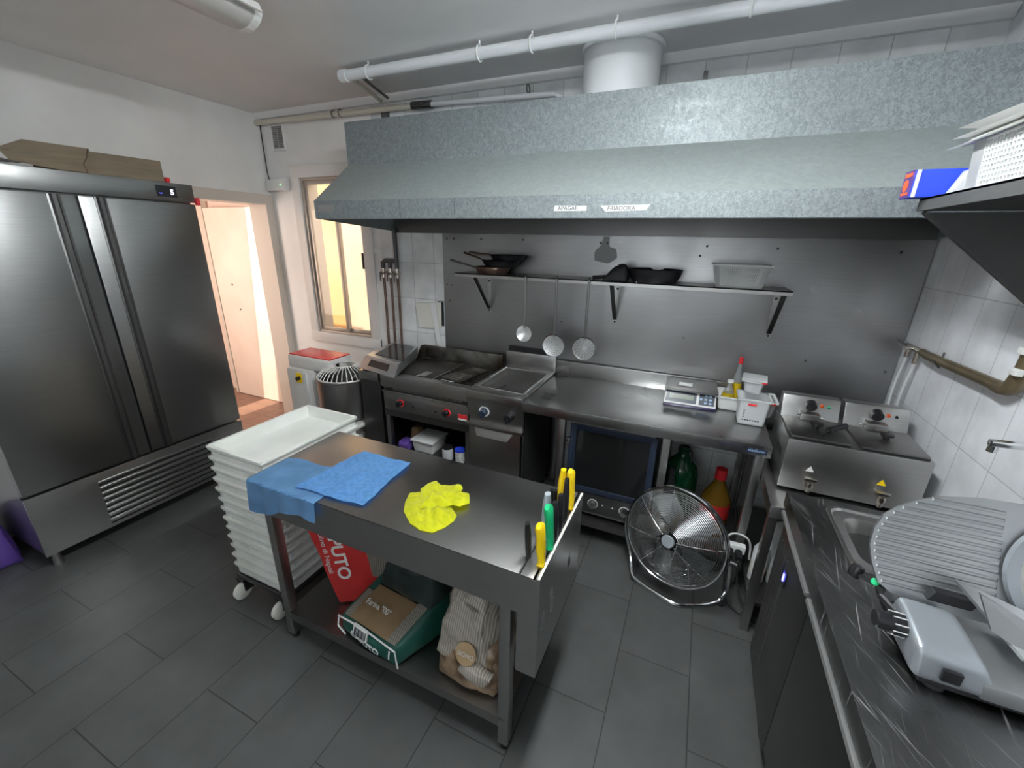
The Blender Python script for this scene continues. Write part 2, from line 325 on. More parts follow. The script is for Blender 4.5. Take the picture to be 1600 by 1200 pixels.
def thing(name, label, cat, loc=(0, 0, 0), rot=(0, 0, 0), group=None):
    o = bpy.data.objects.new(name, None); sc.collection.objects.link(o); o.empty_display_size = .05
    o.location = loc; o.rotation_euler = rot; tag(o, label, cat, group)
    from mathutils import Euler
    FR[o.name] = Matrix.Translation(Vector(loc)) @ Euler(rot).to_matrix().to_4x4(); return o
def struct(name, mb, m, parent=None, **k):
    o = build(name, mb, m, parent, **k)
    if parent is None: o['kind'] = 'structure'
    return o
def dup(root, loc, rotz=None, label=None, group=None):
    r = root.copy(); sc.collection.objects.link(r); r.location = loc
    if rotz is not None: r.rotation_euler = (r.rotation_euler[0], r.rotation_euler[1], rotz)
    if label: r['label'] = label
    if group: r['group'] = group
    for ch in list(root.children):
        c = ch.copy(); sc.collection.objects.link(c); c.parent = r
        for g in list(ch.children):
            d = g.copy(); sc.collection.objects.link(d); d.parent = c
    return r
def text(name, body, size, loc, xdir, ydir, m, parent, ext=.0004, align='LEFT', bold=0, wrap=None):
    """raised lettering, written in world coordinates along xdir with its top towards ydir"""
    cu = bpy.data.curves.new('tmp', 'FONT'); cu.body = body; cu.size = size; cu.extrude = ext; cu.align_x = align; cu.offset = bold
    t = bpy.data.objects.new('tmp', cu); sc.collection.objects.link(t); bpy.context.view_layer.update()
    me = bpy.data.meshes.new_from_object(t); bpy.data.objects.remove(t)
    X = Vector(xdir).normalized(); Z = X.cross(Vector(ydir)).normalized(); Y = Z.cross(X)
    me.transform(Matrix(((X.x, Y.x, Z.x, loc[0]), (X.y, Y.y, Z.y, loc[1]), (X.z, Y.z, Z.z, loc[2]), (0, 0, 0, 1))))
    if wrap:                                        # lay the print on the bulging face of the sack
        from mathutils.bvhtree import BVHTree
        F = FR[wrap.name]; tree = BVHTree.FromPolygons([F @ v.co for v in wrap.data.vertices], [p.vertices[:] for p in wrap.data.polygons])
        bmt = bmesh.new(); bmt.from_mesh(me); bmesh.ops.triangulate(bmt, faces=bmt.faces[:]); bmesh.ops.subdivide_edges(bmt, edges=[e for e in bmt.edges if e.calc_length() > .012], cuts=1); bmt.to_mesh(me); bmt.free()
        for v in me.vertices:
            h = tree.ray_cast(v.co+Z*.3, -Z)
            if h[0] is not None: v.co = h[0]+Z*(.0022 if (v.co-Vector(loc)).dot(Z) > 0 else .0012)
    me.transform(FR[parent.name].inverted()); me.materials.clear(); me.materials.append(M[m])
    o = bpy.data.objects.new(name, me); sc.collection.objects.link(o); o.parent = parent; FR[o.name] = FR[parent.name]; return o
B = lambda *a, **k: MB().box(*a, **k)
XL, XR, YB, YF, ZC = -3.63, 1.03, 2.82, -1.45, 2.745
WT = .2
# ------------------------------------------------------------------ the room
struct('floor', B(XL-.02, XR+WT, YF-.1, YB+.1, -.1, 0), 'floor', smooth=False)
struct('ceiling', B(XL-.2, XR+WT, YF-.1, YB+.15, ZC, ZC+.12), 'ceiling', smooth=False)
DY0, DY1, DZ = 1.93, 2.76, 2.055                    # opening in the left wall
m = B(XL-WT, XL, YF, DY0, 0, ZC); m.box(XL-WT, XL, DY1, YB+.15, 0, ZC); m.box(XL-WT, XL, DY0, DY1, DZ, ZC)
struct('wall_left', m, 'plaster', smooth=False)
WX0, WX1, WZ0, WZ1 = -3.24, -2.60, .935, 2.25       # window opening in the back wall
m = B(XL, WX0, YB, YB+.15, 0, ZC); m.box(WX0, WX1, YB, YB+.15, 0, WZ0); m.box(WX0, WX1, YB, YB+.15, WZ1, ZC); m.box(WX1, -2.43, YB, YB+.15, 0, ZC)
struct('wall_back', m, 'plaster', smooth=False)
struct('wall_back', B(-2.43, XR+WT, YB, YB+.15, 0, ZC), 'tile_back', smooth=False)
struct('wall_right', B(XR, XR+WT, YF, YB+.15, 0, ZC), 'tile_right', smooth=False)
struct('wall_front', B(XL-WT, XR+WT, YF-.15, YF, 0, ZC), 'plaster', smooth=False)
# beam of plaster above the tiles on the back wall
struct('trim_1', MB().prism([(XL+.005, YB, 2.705), (XL+.005, YB-.03, 2.705), (XL+.005, YB-.06, ZC), (XL+.005, YB, ZC)], (XR-XL-.01, 0, 0)), 'ceiling', smooth=False)
# door frame
m = B(XL-WT-.01, XL+.012, DY0-.07, DY0+.015, 0, DZ+.07); m.box(XL-WT-.01, XL+.012, DY1-.015, YB-.001, 0, DZ+.07); m.box(XL-WT-.01, XL+.012, DY0+.015, DY1-.015, DZ-.012, DZ+.07)
struct('trim_2', m, 'paint_frame', smooth=False)
# door leaf standing open in the passage
d = struct('door_1', B(-4.83, -4.03, 2.93, 2.97, .012, 2.04, bev=.003), 'leaf')
m = MB()
for z in (1.28, 1.02): m.lathe([(0, 0), (.011, 0), (.009, .004), (0, .005)], (-4.58 if z > 1.1 else -4.52, 2.93, z), (0, -1, 0), 12)
struct('keyhole', m, 'copper', d)
struct('door_stop', B(-4.9, -4.86, 2.94, 2.99, 0, 2.12), 'paint_frame', d)
# passage beyond
struct('floor_passage', B(-6.1, XL-.02, 1.0, 3.4, -.1, .004), 'terracotta', smooth=False)
struct('wall_passage', B(-6.1, -3.9, 3.02, 3.15, .004, 2.6), 'pinkwall', smooth=False)
struct('wall_passage_end', B(-6.2, -6.1, 1.0, 3.02, .004, 2.6), 'pinkwall', smooth=False)
struct('wall_passage_near', B(-6.1, XL-WT, .9, 1.0, .004, 2.6), 'pinkwall', smooth=False)
struct('ceiling_sun_mask', B(-6.1, -4.12, .9, 3.15, 2.4, 2.5), 'pinkwall', smooth=False)  # unseen slab, stopped short so a strip of sun falls on the leaf
# patio outside the window
struct('floor_patio', B(-6, 1, YB+.15, 5.2, -.12, -.02), 'terracotta', smooth=False)
struct('wall_patio', B(-6, -4.42, 4.3, 4.45, -.02, 3.6), 'patio', smooth=False)
struct('wall_patio', B(-4.42, 1, 4.3, 4.5, -.02, 3.6), 'patio_pale', smooth=False)
struct('wall_patio', B(-6, -5.9, 3.2, 4.3, -.02, 3.6), 'patio', smooth=False)
# window
m = MB()                                            # wide pale casing
ox0, ox1, oz0, oz1 = -3.33, -2.50, .845, 2.345
m.box(ox0, WX0, YB-.022, YB, oz0, oz1, bev=.004); m.box(WX1, ox1, YB-.022, YB, oz0, oz1, bev=.004)
m.box(ox0, ox1, YB-.024, YB, WZ1, oz1, bev=.004); m.box(ox0, ox1, YB-.026, YB, oz0, WZ0, bev=.004)
wn = struct('window_1', m, 'paint_white')
def ring(mb, x0, x1, z0, z1, y0, y1, t):
    mb.box(x0, x0+t, y0, y1, z0, z1, bev=.002); mb.box(x1-t, x1, y0, y1, z0, z1, bev=.002)
    mb.box(x0+t, x1-t, y0, y1, z0, z0+t, bev=.002); mb.box(x0+t, x1-t, y0, y1, z1-t, z1, bev=.002); return mb
struct('window_frame', ring(MB(), WX0, WX1, WZ0, WZ1, YB-.005, YB+.152, .020), 'alu_frame', wn)
WM = -2.905
for (a, b, y) in ((WX0+.022, WM+.02, YB+.012), (WM-.02, WX1-.022, YB+.038)):
    s_ = struct('sash', ring(MB(), a, b, WZ0+.022, WZ1-.022, y, y+.022, .03), 'alu_frame', wn)
    struct('pane', B(a+.028, b-.028, y+.009, y+.013, WZ0+.05, WZ1-.05), 'frost', s_, smooth=False)
struct('latch', B(WX1-.05, WX1-.035, YB-.0, YB+.03, 1.53, 1.66, bev=.004), 'steel_dark', wn)
# vents, boxes and cables on the left of the back wall
t = thing('vent_grille', 'small grey louvred vent grille high on the white wall near the corner', 'vent', (-3.43, YB, 2.56))
build('frame', ring(MB(), -3.51, -3.35, 2.465, 2.665, YB-.012, YB, .018), 'plaster', t)
m = MB()
for i in range(12): m.box(-3.492, -3.368, YB-.009, YB-.003, 2.487+i*.0133, 2.494+i*.0133)
m.box(-3.434, -3.426, YB-.011, YB-.002, 2.483, 2.647)
build('louvre', m, 'steel', t); build('backing', B(-3.492, -3.368, YB-.003, YB-.0005, 2.483, 2.647), 'steel_dark', t)
t = thing('emergency_light', 'small white wall unit with a green light beside the doorway', 'emergency light', (-3.50, YB, 2.14))
build('housing', B(-3.62, -3.40, YB-.05, YB, 2.155, 2.245, bev=.012), 'white', t)
build('end_cap', B(-3.40, -3.375, YB-.053, YB, 2.15, 2.25, bev=.006), 'white', t)
build('indicator', MB().lathe([(0, 0), (.006, 0), (.005, .003), (0, .004)], (-3.43, YB-.05, 2.20), (0, -1, 0), 12), 'ledgreen', t)
solo('cable', MB().tube([(XL+.012, YB-.012, 2.70), (XL+.012, YB-.012, 2.5), (XL+.014, YB-.012, 2.30), (XL+.03, YB-.015, 2.25)], .004), 'rubber', 'thin dark cable running down the room corner to the emergency light', 'cable')
solo('switch_plate', B(-2.50, -2.43, YB-.012, YB, 1.66, 1.70, bev=.003), 'white', 'little white plate on the wall between window and pipes', 'switch plate')
# ------------------------------------------------------------------ ceiling pipes, duct, luminaires
t = thing('ceiling_pipe', 'thick white pipe hung under the ceiling in front of the duct', 'pipe', (-1.0, 2.27, 2.70))
build('pipe', MB().tube([(-2.12, 2.275, 2.695), (-1.0, 2.275, 2.69), (XR, 2.275, 2.685)], .028, 16), 'pipe_white', t)
build('end_elbow', MB().lathe([(0, 0), (.034, 0), (.034, .05), (.029, .055)], (-2.16, 2.275, 2.695), (1, 0, 0), 18), 'pipe_white', t)
for x in (-1.95, -1.22, -.93, -.52, 0.02, .5):
    build('clamp', MB().tube([(x, 2.275+.034*math.cos(a), 2.692+.034*math.sin(a)) for a in [i*PI/8 for i in range(16)]], .005, 6, closed=True).cyl((x, 2.275, 2.72), (x, 2.275, ZC), .005, seg=8), 'white', t)
t = thing('conduit', 'thin dark conduit crossing the ceiling from the white pipe to the back wall', 'pipe', (-2.2, 2.5, 2.70))
build('tube', MB().tube([(-2.07, 2.31, 2.715), (-2.15, 2.55, 2.715), (-2.20, 2.74, 2.712)], .009), 'steel_dark', t)
build('tube', MB().tube([(-2.14, 2.31, 2.705), (-2.20, 2.55, 2.70), (-2.26, 2.74, 2.70)], .013), 'pipe_cream', t)
t = thing('overhead_pipe', 'cream pipe running along the top of the back wall', 'pipe', (-2.4, YB-.03, 2.68))
build('pipe', MB().tube([(XL+.01, YB-.045, 2.675), (-2.3, YB-.045, 2.66), (-2.0, YB-.045, 2.655)], .020, 12), 'pipe_cream', t)
build('valve', MB().cyl((-2.02, YB-.045, 2.656), (-1.86, YB-.045, 2.65), .026).cyl((-1.95, YB-.075, 2.655), (-1.95, YB-.02, 2.655), .016).box(-1.99, -1.9, YB-.09, YB-.08, 2.645, 2.665), 'steel_dark', t)
build('pipe_end', MB().tube([(-1.87, YB-.045, 2.652), (-1.3, YB-.045, 2.635), (-.98, YB-.045, 2.625), (-.93, YB-.045, 2.60), (-.935, YB-.045, 2.56)], .015, 12), 'pipe_white', t)
for x in (-2.75, -2.68, -1.15): build('clip', MB().tube([(x, YB-.045+.024*math.cos(a), 2.668+.024*math.sin(a)) for a in [i*PI/6 for i in range(12)]], .004, 6, closed=True), 'steel_dark', t)
solo('duct', MB().lathe([(.198, 2.489), (.198, 2.715), (.212, 2.72), (.212, 2.742), (.198, 2.744), (.19, 2.744), (.19, 2.489)], (-.555, 2.62, 0), (0, 0, 1), 48), 'duct', 'wide white round extract duct rising from the hood to the ceiling', 'duct')
def luminaire(cx, y0, y1, lit, label):
    t = thing('ceiling_light', label, 'ceiling light', (cx, (y0+y1)/2, ZC))
    build('housing', MB().prism([(cx-.09, y0, ZC), (cx-.085, y0, ZC-.035), (cx+.085, y0, ZC-.035), (cx+.09, y0, ZC)], (0, y1-y0, 0), bev=.003), 'enamel', t)
    build('reflector', MB().prism([(cx+.10, y0, ZC-.036), (cx+.13, y0, ZC-.028), (cx+.145, y0, ZC-.06), (cx+.135, y0, ZC-.062)], (0, y1-y0, 0)), 'enamel', t)
    for s in (-.055, .05):
        tb = build('tube', MB().cyl((cx+s, y0+.04, ZC-.062), (cx+s, y1-.04, ZC-.062), .018, seg=16), 'fluor' if lit else 'tube_off', t)
        build('socket', B(cx+s-.015, cx+s+.015, y1-.045, y1-.02, ZC-.085, ZC-.036), 'white', tb)
    if not lit:
        build('cover', MB().prism([(cx+.10*math.cos(a), y0, ZC-.038-.062*math.sin(a)) for a in [i*PI/10 for i in range(11)]], (0, y1-y0+.0, 0)), 'lens', t)
        build('end_cap', MB().prism([(cx+.104*math.cos(a), y1, ZC-.036-.066*math.sin(a)) for a in [i*PI/10 for i in range(11)]], (0, .035, 0), bev=.004), 'enamel', t)
luminaire(-2.03, .30, 1.56, False, 'unlit fluorescent ceiling light with white reflector above the fridge aisle')
luminaire(-.20, .40, 1.60, True, 'lit fluorescent ceiling light over the island table')
# ------------------------------------------------------------------ extraction hood
H0, H1 = -2.276, XR-.005
hd = thing('extractor_hood', 'long galvanised steel extractor hood over the cooking line', 'extractor hood', (-.6, 2.4, 1.85))
def shell(pr, x0, x1, tk, mi=0, mb=None):
    mb = mb or MB()
    mb.grid(lambda u, v: Vector((x0+(x1-x0)*u, *[pr[0][i]+(pr[1][i]-pr[0][i])*v for i in (0, 1)])), 1, 1, tk, mi); return mb
def slab(a, b, x0, x1, tk, nrm):
    ny, nz = nrm; return [(x0, a[0], a[1]), (x1, a[0], a[1]), (x1, a[0]+ny*tk, a[1]+nz*tk), (x0, a[0]+ny*tk, a[1]+nz*tk), (x0, b[0], b[1]), (x1, b[0], b[1]), (x1, b[0]+ny*tk, b[1]+nz*tk), (x0, b[0]+ny*tk, b[1]+nz*tk)]
build('plenum', B(H0, H1, 2.38, YB-.002, 2.236, 2.488), 'galv', hd, smooth=False)
build('canopy', MB().hexa(slab((2.06, 1.992), (2.38, 2.236), H0, H1, .006, (.6, -.8))), 'galv_smooth', hd, smooth=False)
build('rear_flange', B(H0, H1, YB-.012, YB-.002, 1.825, 2.236), 'steel_dark', hd)
build('lip', MB().box(H0, H1, 2.058, 2.064, 1.890, 1.992).box(H0, H1, 2.064, 2.085, 1.888, 1.893), 'galv', hd, smooth=False)
for x, tk in ((H0, .005), (H1-.005, .005)):
    build('side_panel', MB().prism([(x, 2.06, 1.889), (x, 2.06, 1.992), (x, 2.38, 2.236), (x, YB-.012, 2.236), (x, YB-.012, 1.835)], (tk, 0, 0)), 'galv_smooth', hd, smooth=False)
m = MB()
for i in range(9): m.box(H0+.06+i*.36, H0+.38+i*.36, 2.50, 2.53, 1.98, 2.22)
build('filter', MB().hexa(slab((2.20, 1.97), (2.66, 2.20), H0+.02, H1-.02, .02, (.4, -.9))), 'steel_dark', hd, smooth=False)
build('name_plate', B(-2.245, -2.115, 2.0565, 2.058, 1.925, 1.967), 'steel', hd); hd.children[-1]['label'] = 'small grey plate'
for x in (-1.62, -1.26): build('seam', B(x, x+.003, 2.0572, 2.058, 1.892, 1.99), 'steel_dark', hd)
def tape(x0, x1, z0, z1, body, label, poly):
    o = solo('tape_label', MB().prism([(a, 2.0575, b) for a, b in poly], (0, -.0008, 0)), 'tape', label, 'label', smooth=False)
    text('writing', body, .026, (x0+.018, 2.0566, z0+.002), (1, 0, .0), (0, 0, 1), 'ink', o)
tape(-.70, -.54, 1.923, 1.942, 'APAGAR', 'strip of white tape on the hood lip reading APAGAR', [(-.702, 1.921), (-.698, 1.946), (-.541, 1.943), (-.541, 1.921)])
tape(-.462, -.26, 1.920, 1.940, 'FRIADORA', 'longer strip of white tape on the hood lip with slanting ends, right of the other', [(-.452, 1.917), (-.477, 1.943), (-.255, 1.945), (-.272, 1.922)])
t = thing('hood_bracket', 'small dark bracket on the wall above the hood right of the duct', 'bracket', (-.14, YB, 2.60))
build('plate', B(-.155, -.135, YB-.02, YB, 2.53, 2.655), 'steel_dark', t)
solo('flue', B(-2.31, -2.255, YB-.03, YB-.002, 2.49, 2.65), 'pipe_grey', 'short dark pipe between the wall pipe and the hood top', 'pipe')
solo('cable_duct', MB().hexa([(1.0, 1.2, 2.60), (1.025, 1.2, 2.60), (1.025, 2.37, 2.46), (1.0, 2.37, 2.46), (1.0, 1.2, 2.66), (1.025, 1.2, 2.66), (1.025, 2.37, 2.52), (1.0, 2.37, 2.52)]), 'steel_dark', 'dark sloping trunking on the right wall above the hood end', 'cable trunking')
# ------------------------------------------------------------------ steel wall panel and its shelf
pn = thing('splashback_panel', 'large dull stainless sheet covering the wall behind the cooking line', 'wall panel', (-.4, YB, .88))
build('sheet', B(-1.83, XR-.004, YB-.012, YB-.0005, .60, 1.824), 'steel_panel', pn, smooth=False)
PY = YB-.012
for x, z in ((-1.79, 1.79), (-1.73, 1.79), (-1.50, 1.79), (-1.17, 1.79), (-.63, 1.78), (-.585, 1.78), (.0, 1.775), (.36, 1.77), (.90, 1.765), (-.86, 1.25), (-.05, 1.22), (-.03, 1.72), (.62, 1.16), (.99, 1.145), (-1.80, 1.45), (-1.76, 1.45), (-1.78, 1.33)):
    build('screw', MB().lathe([(0, 0), (.007, 0), (.006, .003), (0, .004)], (x, PY, z), (0, -1, 0), 10), 'black' if z > 1.5 else 'steel_dark', pn)
m = MB().prism([(-.61, PY-.0002, 1.82), (-.575, PY-.0002, 1.82), (-.57, PY-.0002, 1.76), (-.525, PY-.0002, 1.745), (-.515, PY-.0002, 1.69), (-.57, PY-.0002, 1.655), (-.66, PY-.0002, 1.67), (-.665, PY-.0002, 1.73), (-.63, PY-.0002, 1.76)], (0, -.0012, 0))
build('patch', m, 'putty', pn); pn.children[-1]['label'] = 'lighter ragged repair patch'
sh = thing('utensil_shelf', 'long narrow steel shelf on brackets across the splashback', 'shelf', (-.6, YB, 1.56))
SZ = 1.565; SY = 2.555
build('board', MB().box(-1.575, .437, SY, PY, SZ-.006, SZ).box(-1.575, .437, SY, SY+.004, SZ-.024, SZ), 'steel', sh)
for x in (-1.43, -.49, .405):
    b = build('bracket', MB().box(x-.012, x+.012, PY-.006, PY, 1.275, SZ-.008).box(x-.012, x+.012, SY+.01, PY, SZ-.013, SZ-.007), 'steel_z', sh)
    build('brace', MB().hexa([(x-.012, PY-.014, 1.30), (x+.012, PY-.014, 1.30), (x+.012, PY-.004, 1.295), (x-.012, PY-.004, 1.295), (x-.012, SY+.012, SZ-.016), (x+.012, SY+.012, SZ-.016), (x+.012, SY+.024, SZ-.008), (x-.012, SY+.024, SZ-.008)]), 'steel_dark', b)
    for z in (1.285, 1.50): build('bolt', MB().lathe([(0, 0), (.008, 0), (.006, .005), (0, .006)], (x, PY-.006, z), (0, -1, 0), 10), 'black', b)
# pans on the shelf
def pan(cx, cy, z, r, h, hd_dir, hl, rise, label, body='pan', handle='steel_dark'):
    t = thing('frying_pan', label, 'frying pan', (cx, cy, z), group='frying pans stacked on the wall shelf')
    build('body', MB().lathe([(0, 0), (r*.78, 0), (r*.9, h*.4), (r, h), (r+.004, h+.002), (r-.003, h), (r*.88, h*.4+.003), (r*.76, .004), (0, .004)], (cx, cy, z), (0, 0, 1), 36), body, t)
    d = Vector(hd_dir).normalized(); p = Vector((cx, cy, z+h*.75))+d*(r-.004)
    build('handle', MB().tube([p, p+d*.05+Vector((0, 0, .012)), p+d*hl*.5+Vector((0, 0, rise*.55)), p+d*hl+Vector((0, 0, rise))], [.008, .006, .007, .009], 8), handle, t)
pan(-1.33, 2.665, SZ, .125, .045, (-1, -.12, 0), .20, .045, 'lowest of the three stacked frying pans, with worn coppery side', 'pancopper', 'steel')
pan(-1.27, 2.665, SZ+.047, .13, .04, (-1, .25, 0), .22, .05, 'dark frying pan in the middle of the stack on the shelf', 'pan', 'steel_dark')
pan(-1.22, 2.665, SZ+.09, .12, .035, (-1, .1, 0), .20, .02, 'top black frying pan of the stack on the shelf', 'pan', 'copper')
# black dough scraper heap / pan with cloth
t = thing('skillet', 'black cast pan lying at the middle of the shelf, humped handle up', 'pan', (-.35, 2.66, SZ))
m = MB().lathe([(0, 0), (.12, 0), (.145, .035), (.155, .075), (.150, .076), (.13, .035), (0, .004)], (-.26, 2.665, SZ), (0, 0, 1), 32)
build('body', m, 'pan', t)
build('handle', MB().tube([(-.36, 2.665, SZ+.05), (-.43, 2.66, SZ+.035), (-.53, 2.65, SZ+.02), (-.62, 2.62, SZ+.012)], [.014, .012, .010, .012], 8), 'rubber', t)
t = thing('black_mitt', 'black rounded oven mitt heaped on the shelf beside the pan', 'oven mitt', (-.47, 2.62, SZ))
build('body', MB().puff([(-.55, 2.58, SZ+.003), (-.41, 2.575, SZ+.003), (-.41, 2.645, SZ+.003), (-.55, 2.645, SZ+.003), (-.47, 2.59, SZ+.085), (-.42, 2.59, SZ+.09), (-.42, 2.64, SZ+.09), (-.47, 2.64, SZ+.085)], 10, .012, .004), 'rubber', t)
solo('spoon', MB().lathe([(0, -.004), (.02, 0), (.022, .006), (0, .003)], (-.345, 2.575, SZ+.006), (0, -.3, 1), 16).tube([(-.33, 2.575, SZ+.008), (-.25, 2.58, SZ+.012)], .003), 'chrome', 'small shiny spoon end at the shelf edge below the black pan', 'spoon')
# perforated baskets
def basket(name, label, bx, by, tx, ty, h, loc, rotz, nx, ny, nz, group=None, wall='white'):
    t = thing(name, label, 'basket', loc, (0, 0, rotz), group)
    def side(u0, u1, n, sgn, axis):
        mb = MB()                         # one face as a lattice of ribs leaning outwards
        e = .10
        def P(u, v):
            b, tt = (bx, tx) if axis == 'x' else (by, ty); o_b, o_t = (by, ty) if axis == 'x' else (bx, tx)
            a = (b+(tt-b)*v)*(u-.5); o_ = sgn*(o_b+(o_t-o_b)*v)/2
            return Vector((a, o_, h*v)) if axis == 'x' else Vector((o_, a, h*v))
        us = [0, e]+[e+(1-2*e)*i/n for i in range(1, n)]+[1-e, 1]
        th = .0028
        for i in range(n+1):
            c = e+(1-2*e)*i/n; mb.tube([P(c, .1), P(c, .9)], th, 4)
        for j in range(nz+1):
            c = .1+.8*j/nz; mb.tube([P(e, c), P(1-e, c)], th, 4)
        for a, b2, c, d2 in ((0, e, 0, 1), (1-e, 1, 0, 1), (e, 1-e, 0, .1), (e, 1-e, .9, 1)):
            mb.grid(lambda u, v: P(a+(b2-a)*u, c+(d2-c)*v), 1, 1, .0025)
        return mb
    for nm, sg, ax, n in (('front_panel', -1, 'x', nx), ('back_panel', 1, 'x', nx), ('side_panel', -1, 'y', ny), ('side_panel', 1, 'y', ny)):
        build(nm, side(0, 1, n, sg, ax), wall, t, w=False, smooth=False)
    build('base', B(-bx/2, bx/2, -by/2, by/2, 0, .004), wall, t, w=False)
    m = MB(); q = .008
    m.box(-tx/2-q, tx/2+q, -ty/2-q, -ty/2+.002, h-.006, h+.002); m.box(-tx/2-q, tx/2+q, ty/2-.002, ty/2+q, h-.006, h+.002)
    m.box(-tx/2-q, -tx/2+.002, -ty/2, ty/2, h-.006, h+.002); m.box(tx/2-.002, tx/2+q, -ty/2, ty/2, h-.006, h+.002)
    build('rim', m, wall, t, w=False); return t
basket('perforated_basket', 'white perforated plastic basket on the right part of the wall shelf', .22, .15, .275, .19, .118, (.185, 2.66, SZ+.001), 0, 22, 14, 11)
# hanging ladle and skimmers
def utensil(name, label, x, ztop, zc, head, r):
    y = SY-.012; t = thing(name, label, 'ladle' if head == 'ladle' else 'skimmer', (x, y, zc), group=None if head == 'ladle' else 'skimmers hanging from the shelf')
    build('handle', MB().tube([(x, y+.012, ztop), (x, y+.004, ztop+.012), (x, y-.004, ztop+.002), (x, y, ztop-.03), (x, y+.004, zc+r+.03), (x, y+.002, zc+r*.8)], [.005, .005, .005, .0075, .0085, .006], 8), 'steel_work', t)
    if head == 'ladle':
        build('bowl', MB().lathe([(0, .028), (r*.5, .024), (r*.85, .010), (r, 0), (r+.002, -.001), (r*.85, .007), (r*.5, .021), (0, .025)], (x, y-.004, zc), (0, 1, -.1), 28), 'bright_alu', t)
    else:
        c = Vector((x, y, zc)); h = build('head', MB().tube([c+Vector((r*math.cos(a), 0, r*math.sin(a))) for a in [2*PI*i/40 for i in range(40)]], .0035, 6, closed=True), 'chrome', t)
        m = MB()
        if head == 'plate':
            m.lathe([(0, .010), (r*.6, .008), (r*.97, 0), (r*.97, -.0015), (r*.6, .0065), (0, .0085)], c, (0, 1, 0), 36)
            build('dish', m, 'bright_alu', h)
            k = MB()
            for q in range(1, 6):
                for i in range(q*7):
                    a = 2*PI*i/(q*7); rr = r*q*.16; k.lathe([(0, -.0006), (.0022, -.0006), (.0022, .004)], c+Vector((rr*math.cos(a), .0065-.007*(q*.16)**2, rr*math.sin(a))), (0, 1, 0), 6)
            build('hole', k, 'darkhole', h); h.children[-1]['kind'] = 'stuff'
        else:
            for q in range(1, 14): m.tube([c+Vector((r*q/14*math.cos(a), .006*(1-(q/14)**2), r*q/14*math.sin(a))) for a in [2*PI*i/32 for i in range(32)]], .0013, 4, closed=True)
            for q in range(8):
                a = PI*q/8; m.tube([c+Vector((r*math.cos(a)*s, .0065*(1-s*s), r*math.sin(a)*s)) for s in (-1, -.5, 0, .5, 1)], .0016, 4)
            build('mesh', m, 'bright_alu', h)
utensil('ladle', 'round steel ladle hanging from the shelf, left of the skimmers', -1.035, SZ+.002, 1.195, 'ladle', .052)
utensil('skimmer', 'flat perforated skimmer hanging between the ladle and the wire skimmer', -.825, SZ+.002, 1.135, 'plate', .073)
utensil('skimmer', 'round wire mesh skimmer, furthest right of the hanging utensils', -.62, SZ+.002, 1.14, 'wire', .073)
# ------------------------------------------------------------------ gas pipes, wall box
t = thing('gas_pipe', 'dark gas manifold with three copper pipes and valves beside the window', 'gas pipes', (-2.33, YB, .9))
gy = YB-.03
build('riser', MB().tube([(-2.265, gy, 1.86), (-2.26, gy, 1.62), (-2.26, gy, 1.55)], .017, 12), 'pipe_grey', t)
build('manifold', MB().tube([(-2.26, gy, 1.61), (-2.375, gy, 1.61), (-2.40, gy, 1.595), (-2.40, gy, 1.55)], .019, 12).tube([(-2.33, gy, 1.61), (-2.33, gy, 1.55)], .016, 12), 'pipe_grey', t)
for x in (-2.40, -2.33, -2.26):
    v = build('valve', MB().cyl((x, gy, 1.555), (x, gy, 1.475), .014).cyl((x-.03, gy, 1.52), (x+.03, gy, 1.52), .009).cyl((x, gy-.035, 1.51), (x, gy, 1.51), .012), 'brass', t)
    build('lever', B(x-.004, x+.004, gy-.045, gy-.037, 1.45, 1.52), 'steel_dark', v)
    build('copper_pipe', MB().tube([(x, gy, 1.475), (x+.003, gy, 1.3), (x, gy, .88)], .0105, 10), 'copper', t)
t = thing('cover_plate', 'cream plastic cover plate hanging askew beside the steel panel', 'cover plate', (-2.0, YB, 1.1))
build('cover', MB().hexa([(-2.10, YB-.03, 1.29), (-1.86, YB-.012, 1.31), (-1.86, YB-.002, 1.31), (-2.10, YB-.018, 1.29), (-2.065, YB-.03, 1.095), (-1.865, YB-.012, 1.10), (-1.865, YB-.002, 1.10), (-2.065, YB-.018, 1.095)]), 'cream', t)
build('strip', MB().hexa([(-1.955, YB-.034, 1.305), (-1.90, YB-.034, 1.305), (-1.90, YB-.03, 1.305), (-1.955, YB-.03, 1.305), (-1.90, YB-.034, .96), (-1.86, YB-.034, .96), (-1.86, YB-.03, .96), (-1.90, YB-.03, .96)]), 'white', t)
build('backing', B(-1.895, -1.845, YB-.012, YB-.001, 1.12, 1.315), 'darkhole', t)
# ------------------------------------------------------------------ dough mixer in the corner
t = thing('dough_mixer', 'white spiral dough mixer with red topped head and steel bowl under the window', 'dough mixer', (-2.72, 2.4, 0))
build('column', B(-2.97, -2.69, 2.20, 2.62, .06, .78, bev=.02), 'enamel', t)
build('base', B(-2.97, -2.30, 2.14, 2.66, .03, .20, bev=.02), 'enamel', t)
hh = build('head', B(-2.97, -2.50, 2.22, 2.46, .775, .885, bev=.035, seg=4), 'enamel', t)
build('top_cover', B(-2.955, -2.515, 2.235, 2.447, .882, .892, bev=.004), 'red_pad', hh); hh.children[-1]['label'] = 'red top cover'
build('badge', B(-2.512, -2.498, 2.28, 2.31, .80, .85), 'black', hh)
bw = build('bowl', MB().lathe([(0, .42), (.14, .42), (.20, .46), (.215, .52), (.215, .75), (.222, .755), (.222, .765), (.205, .765), (.205, .52), (.19, .47), (0, .44)], (-2.43, 2.30, 0), (0, 0, 1), 40), 'steel_z', t)
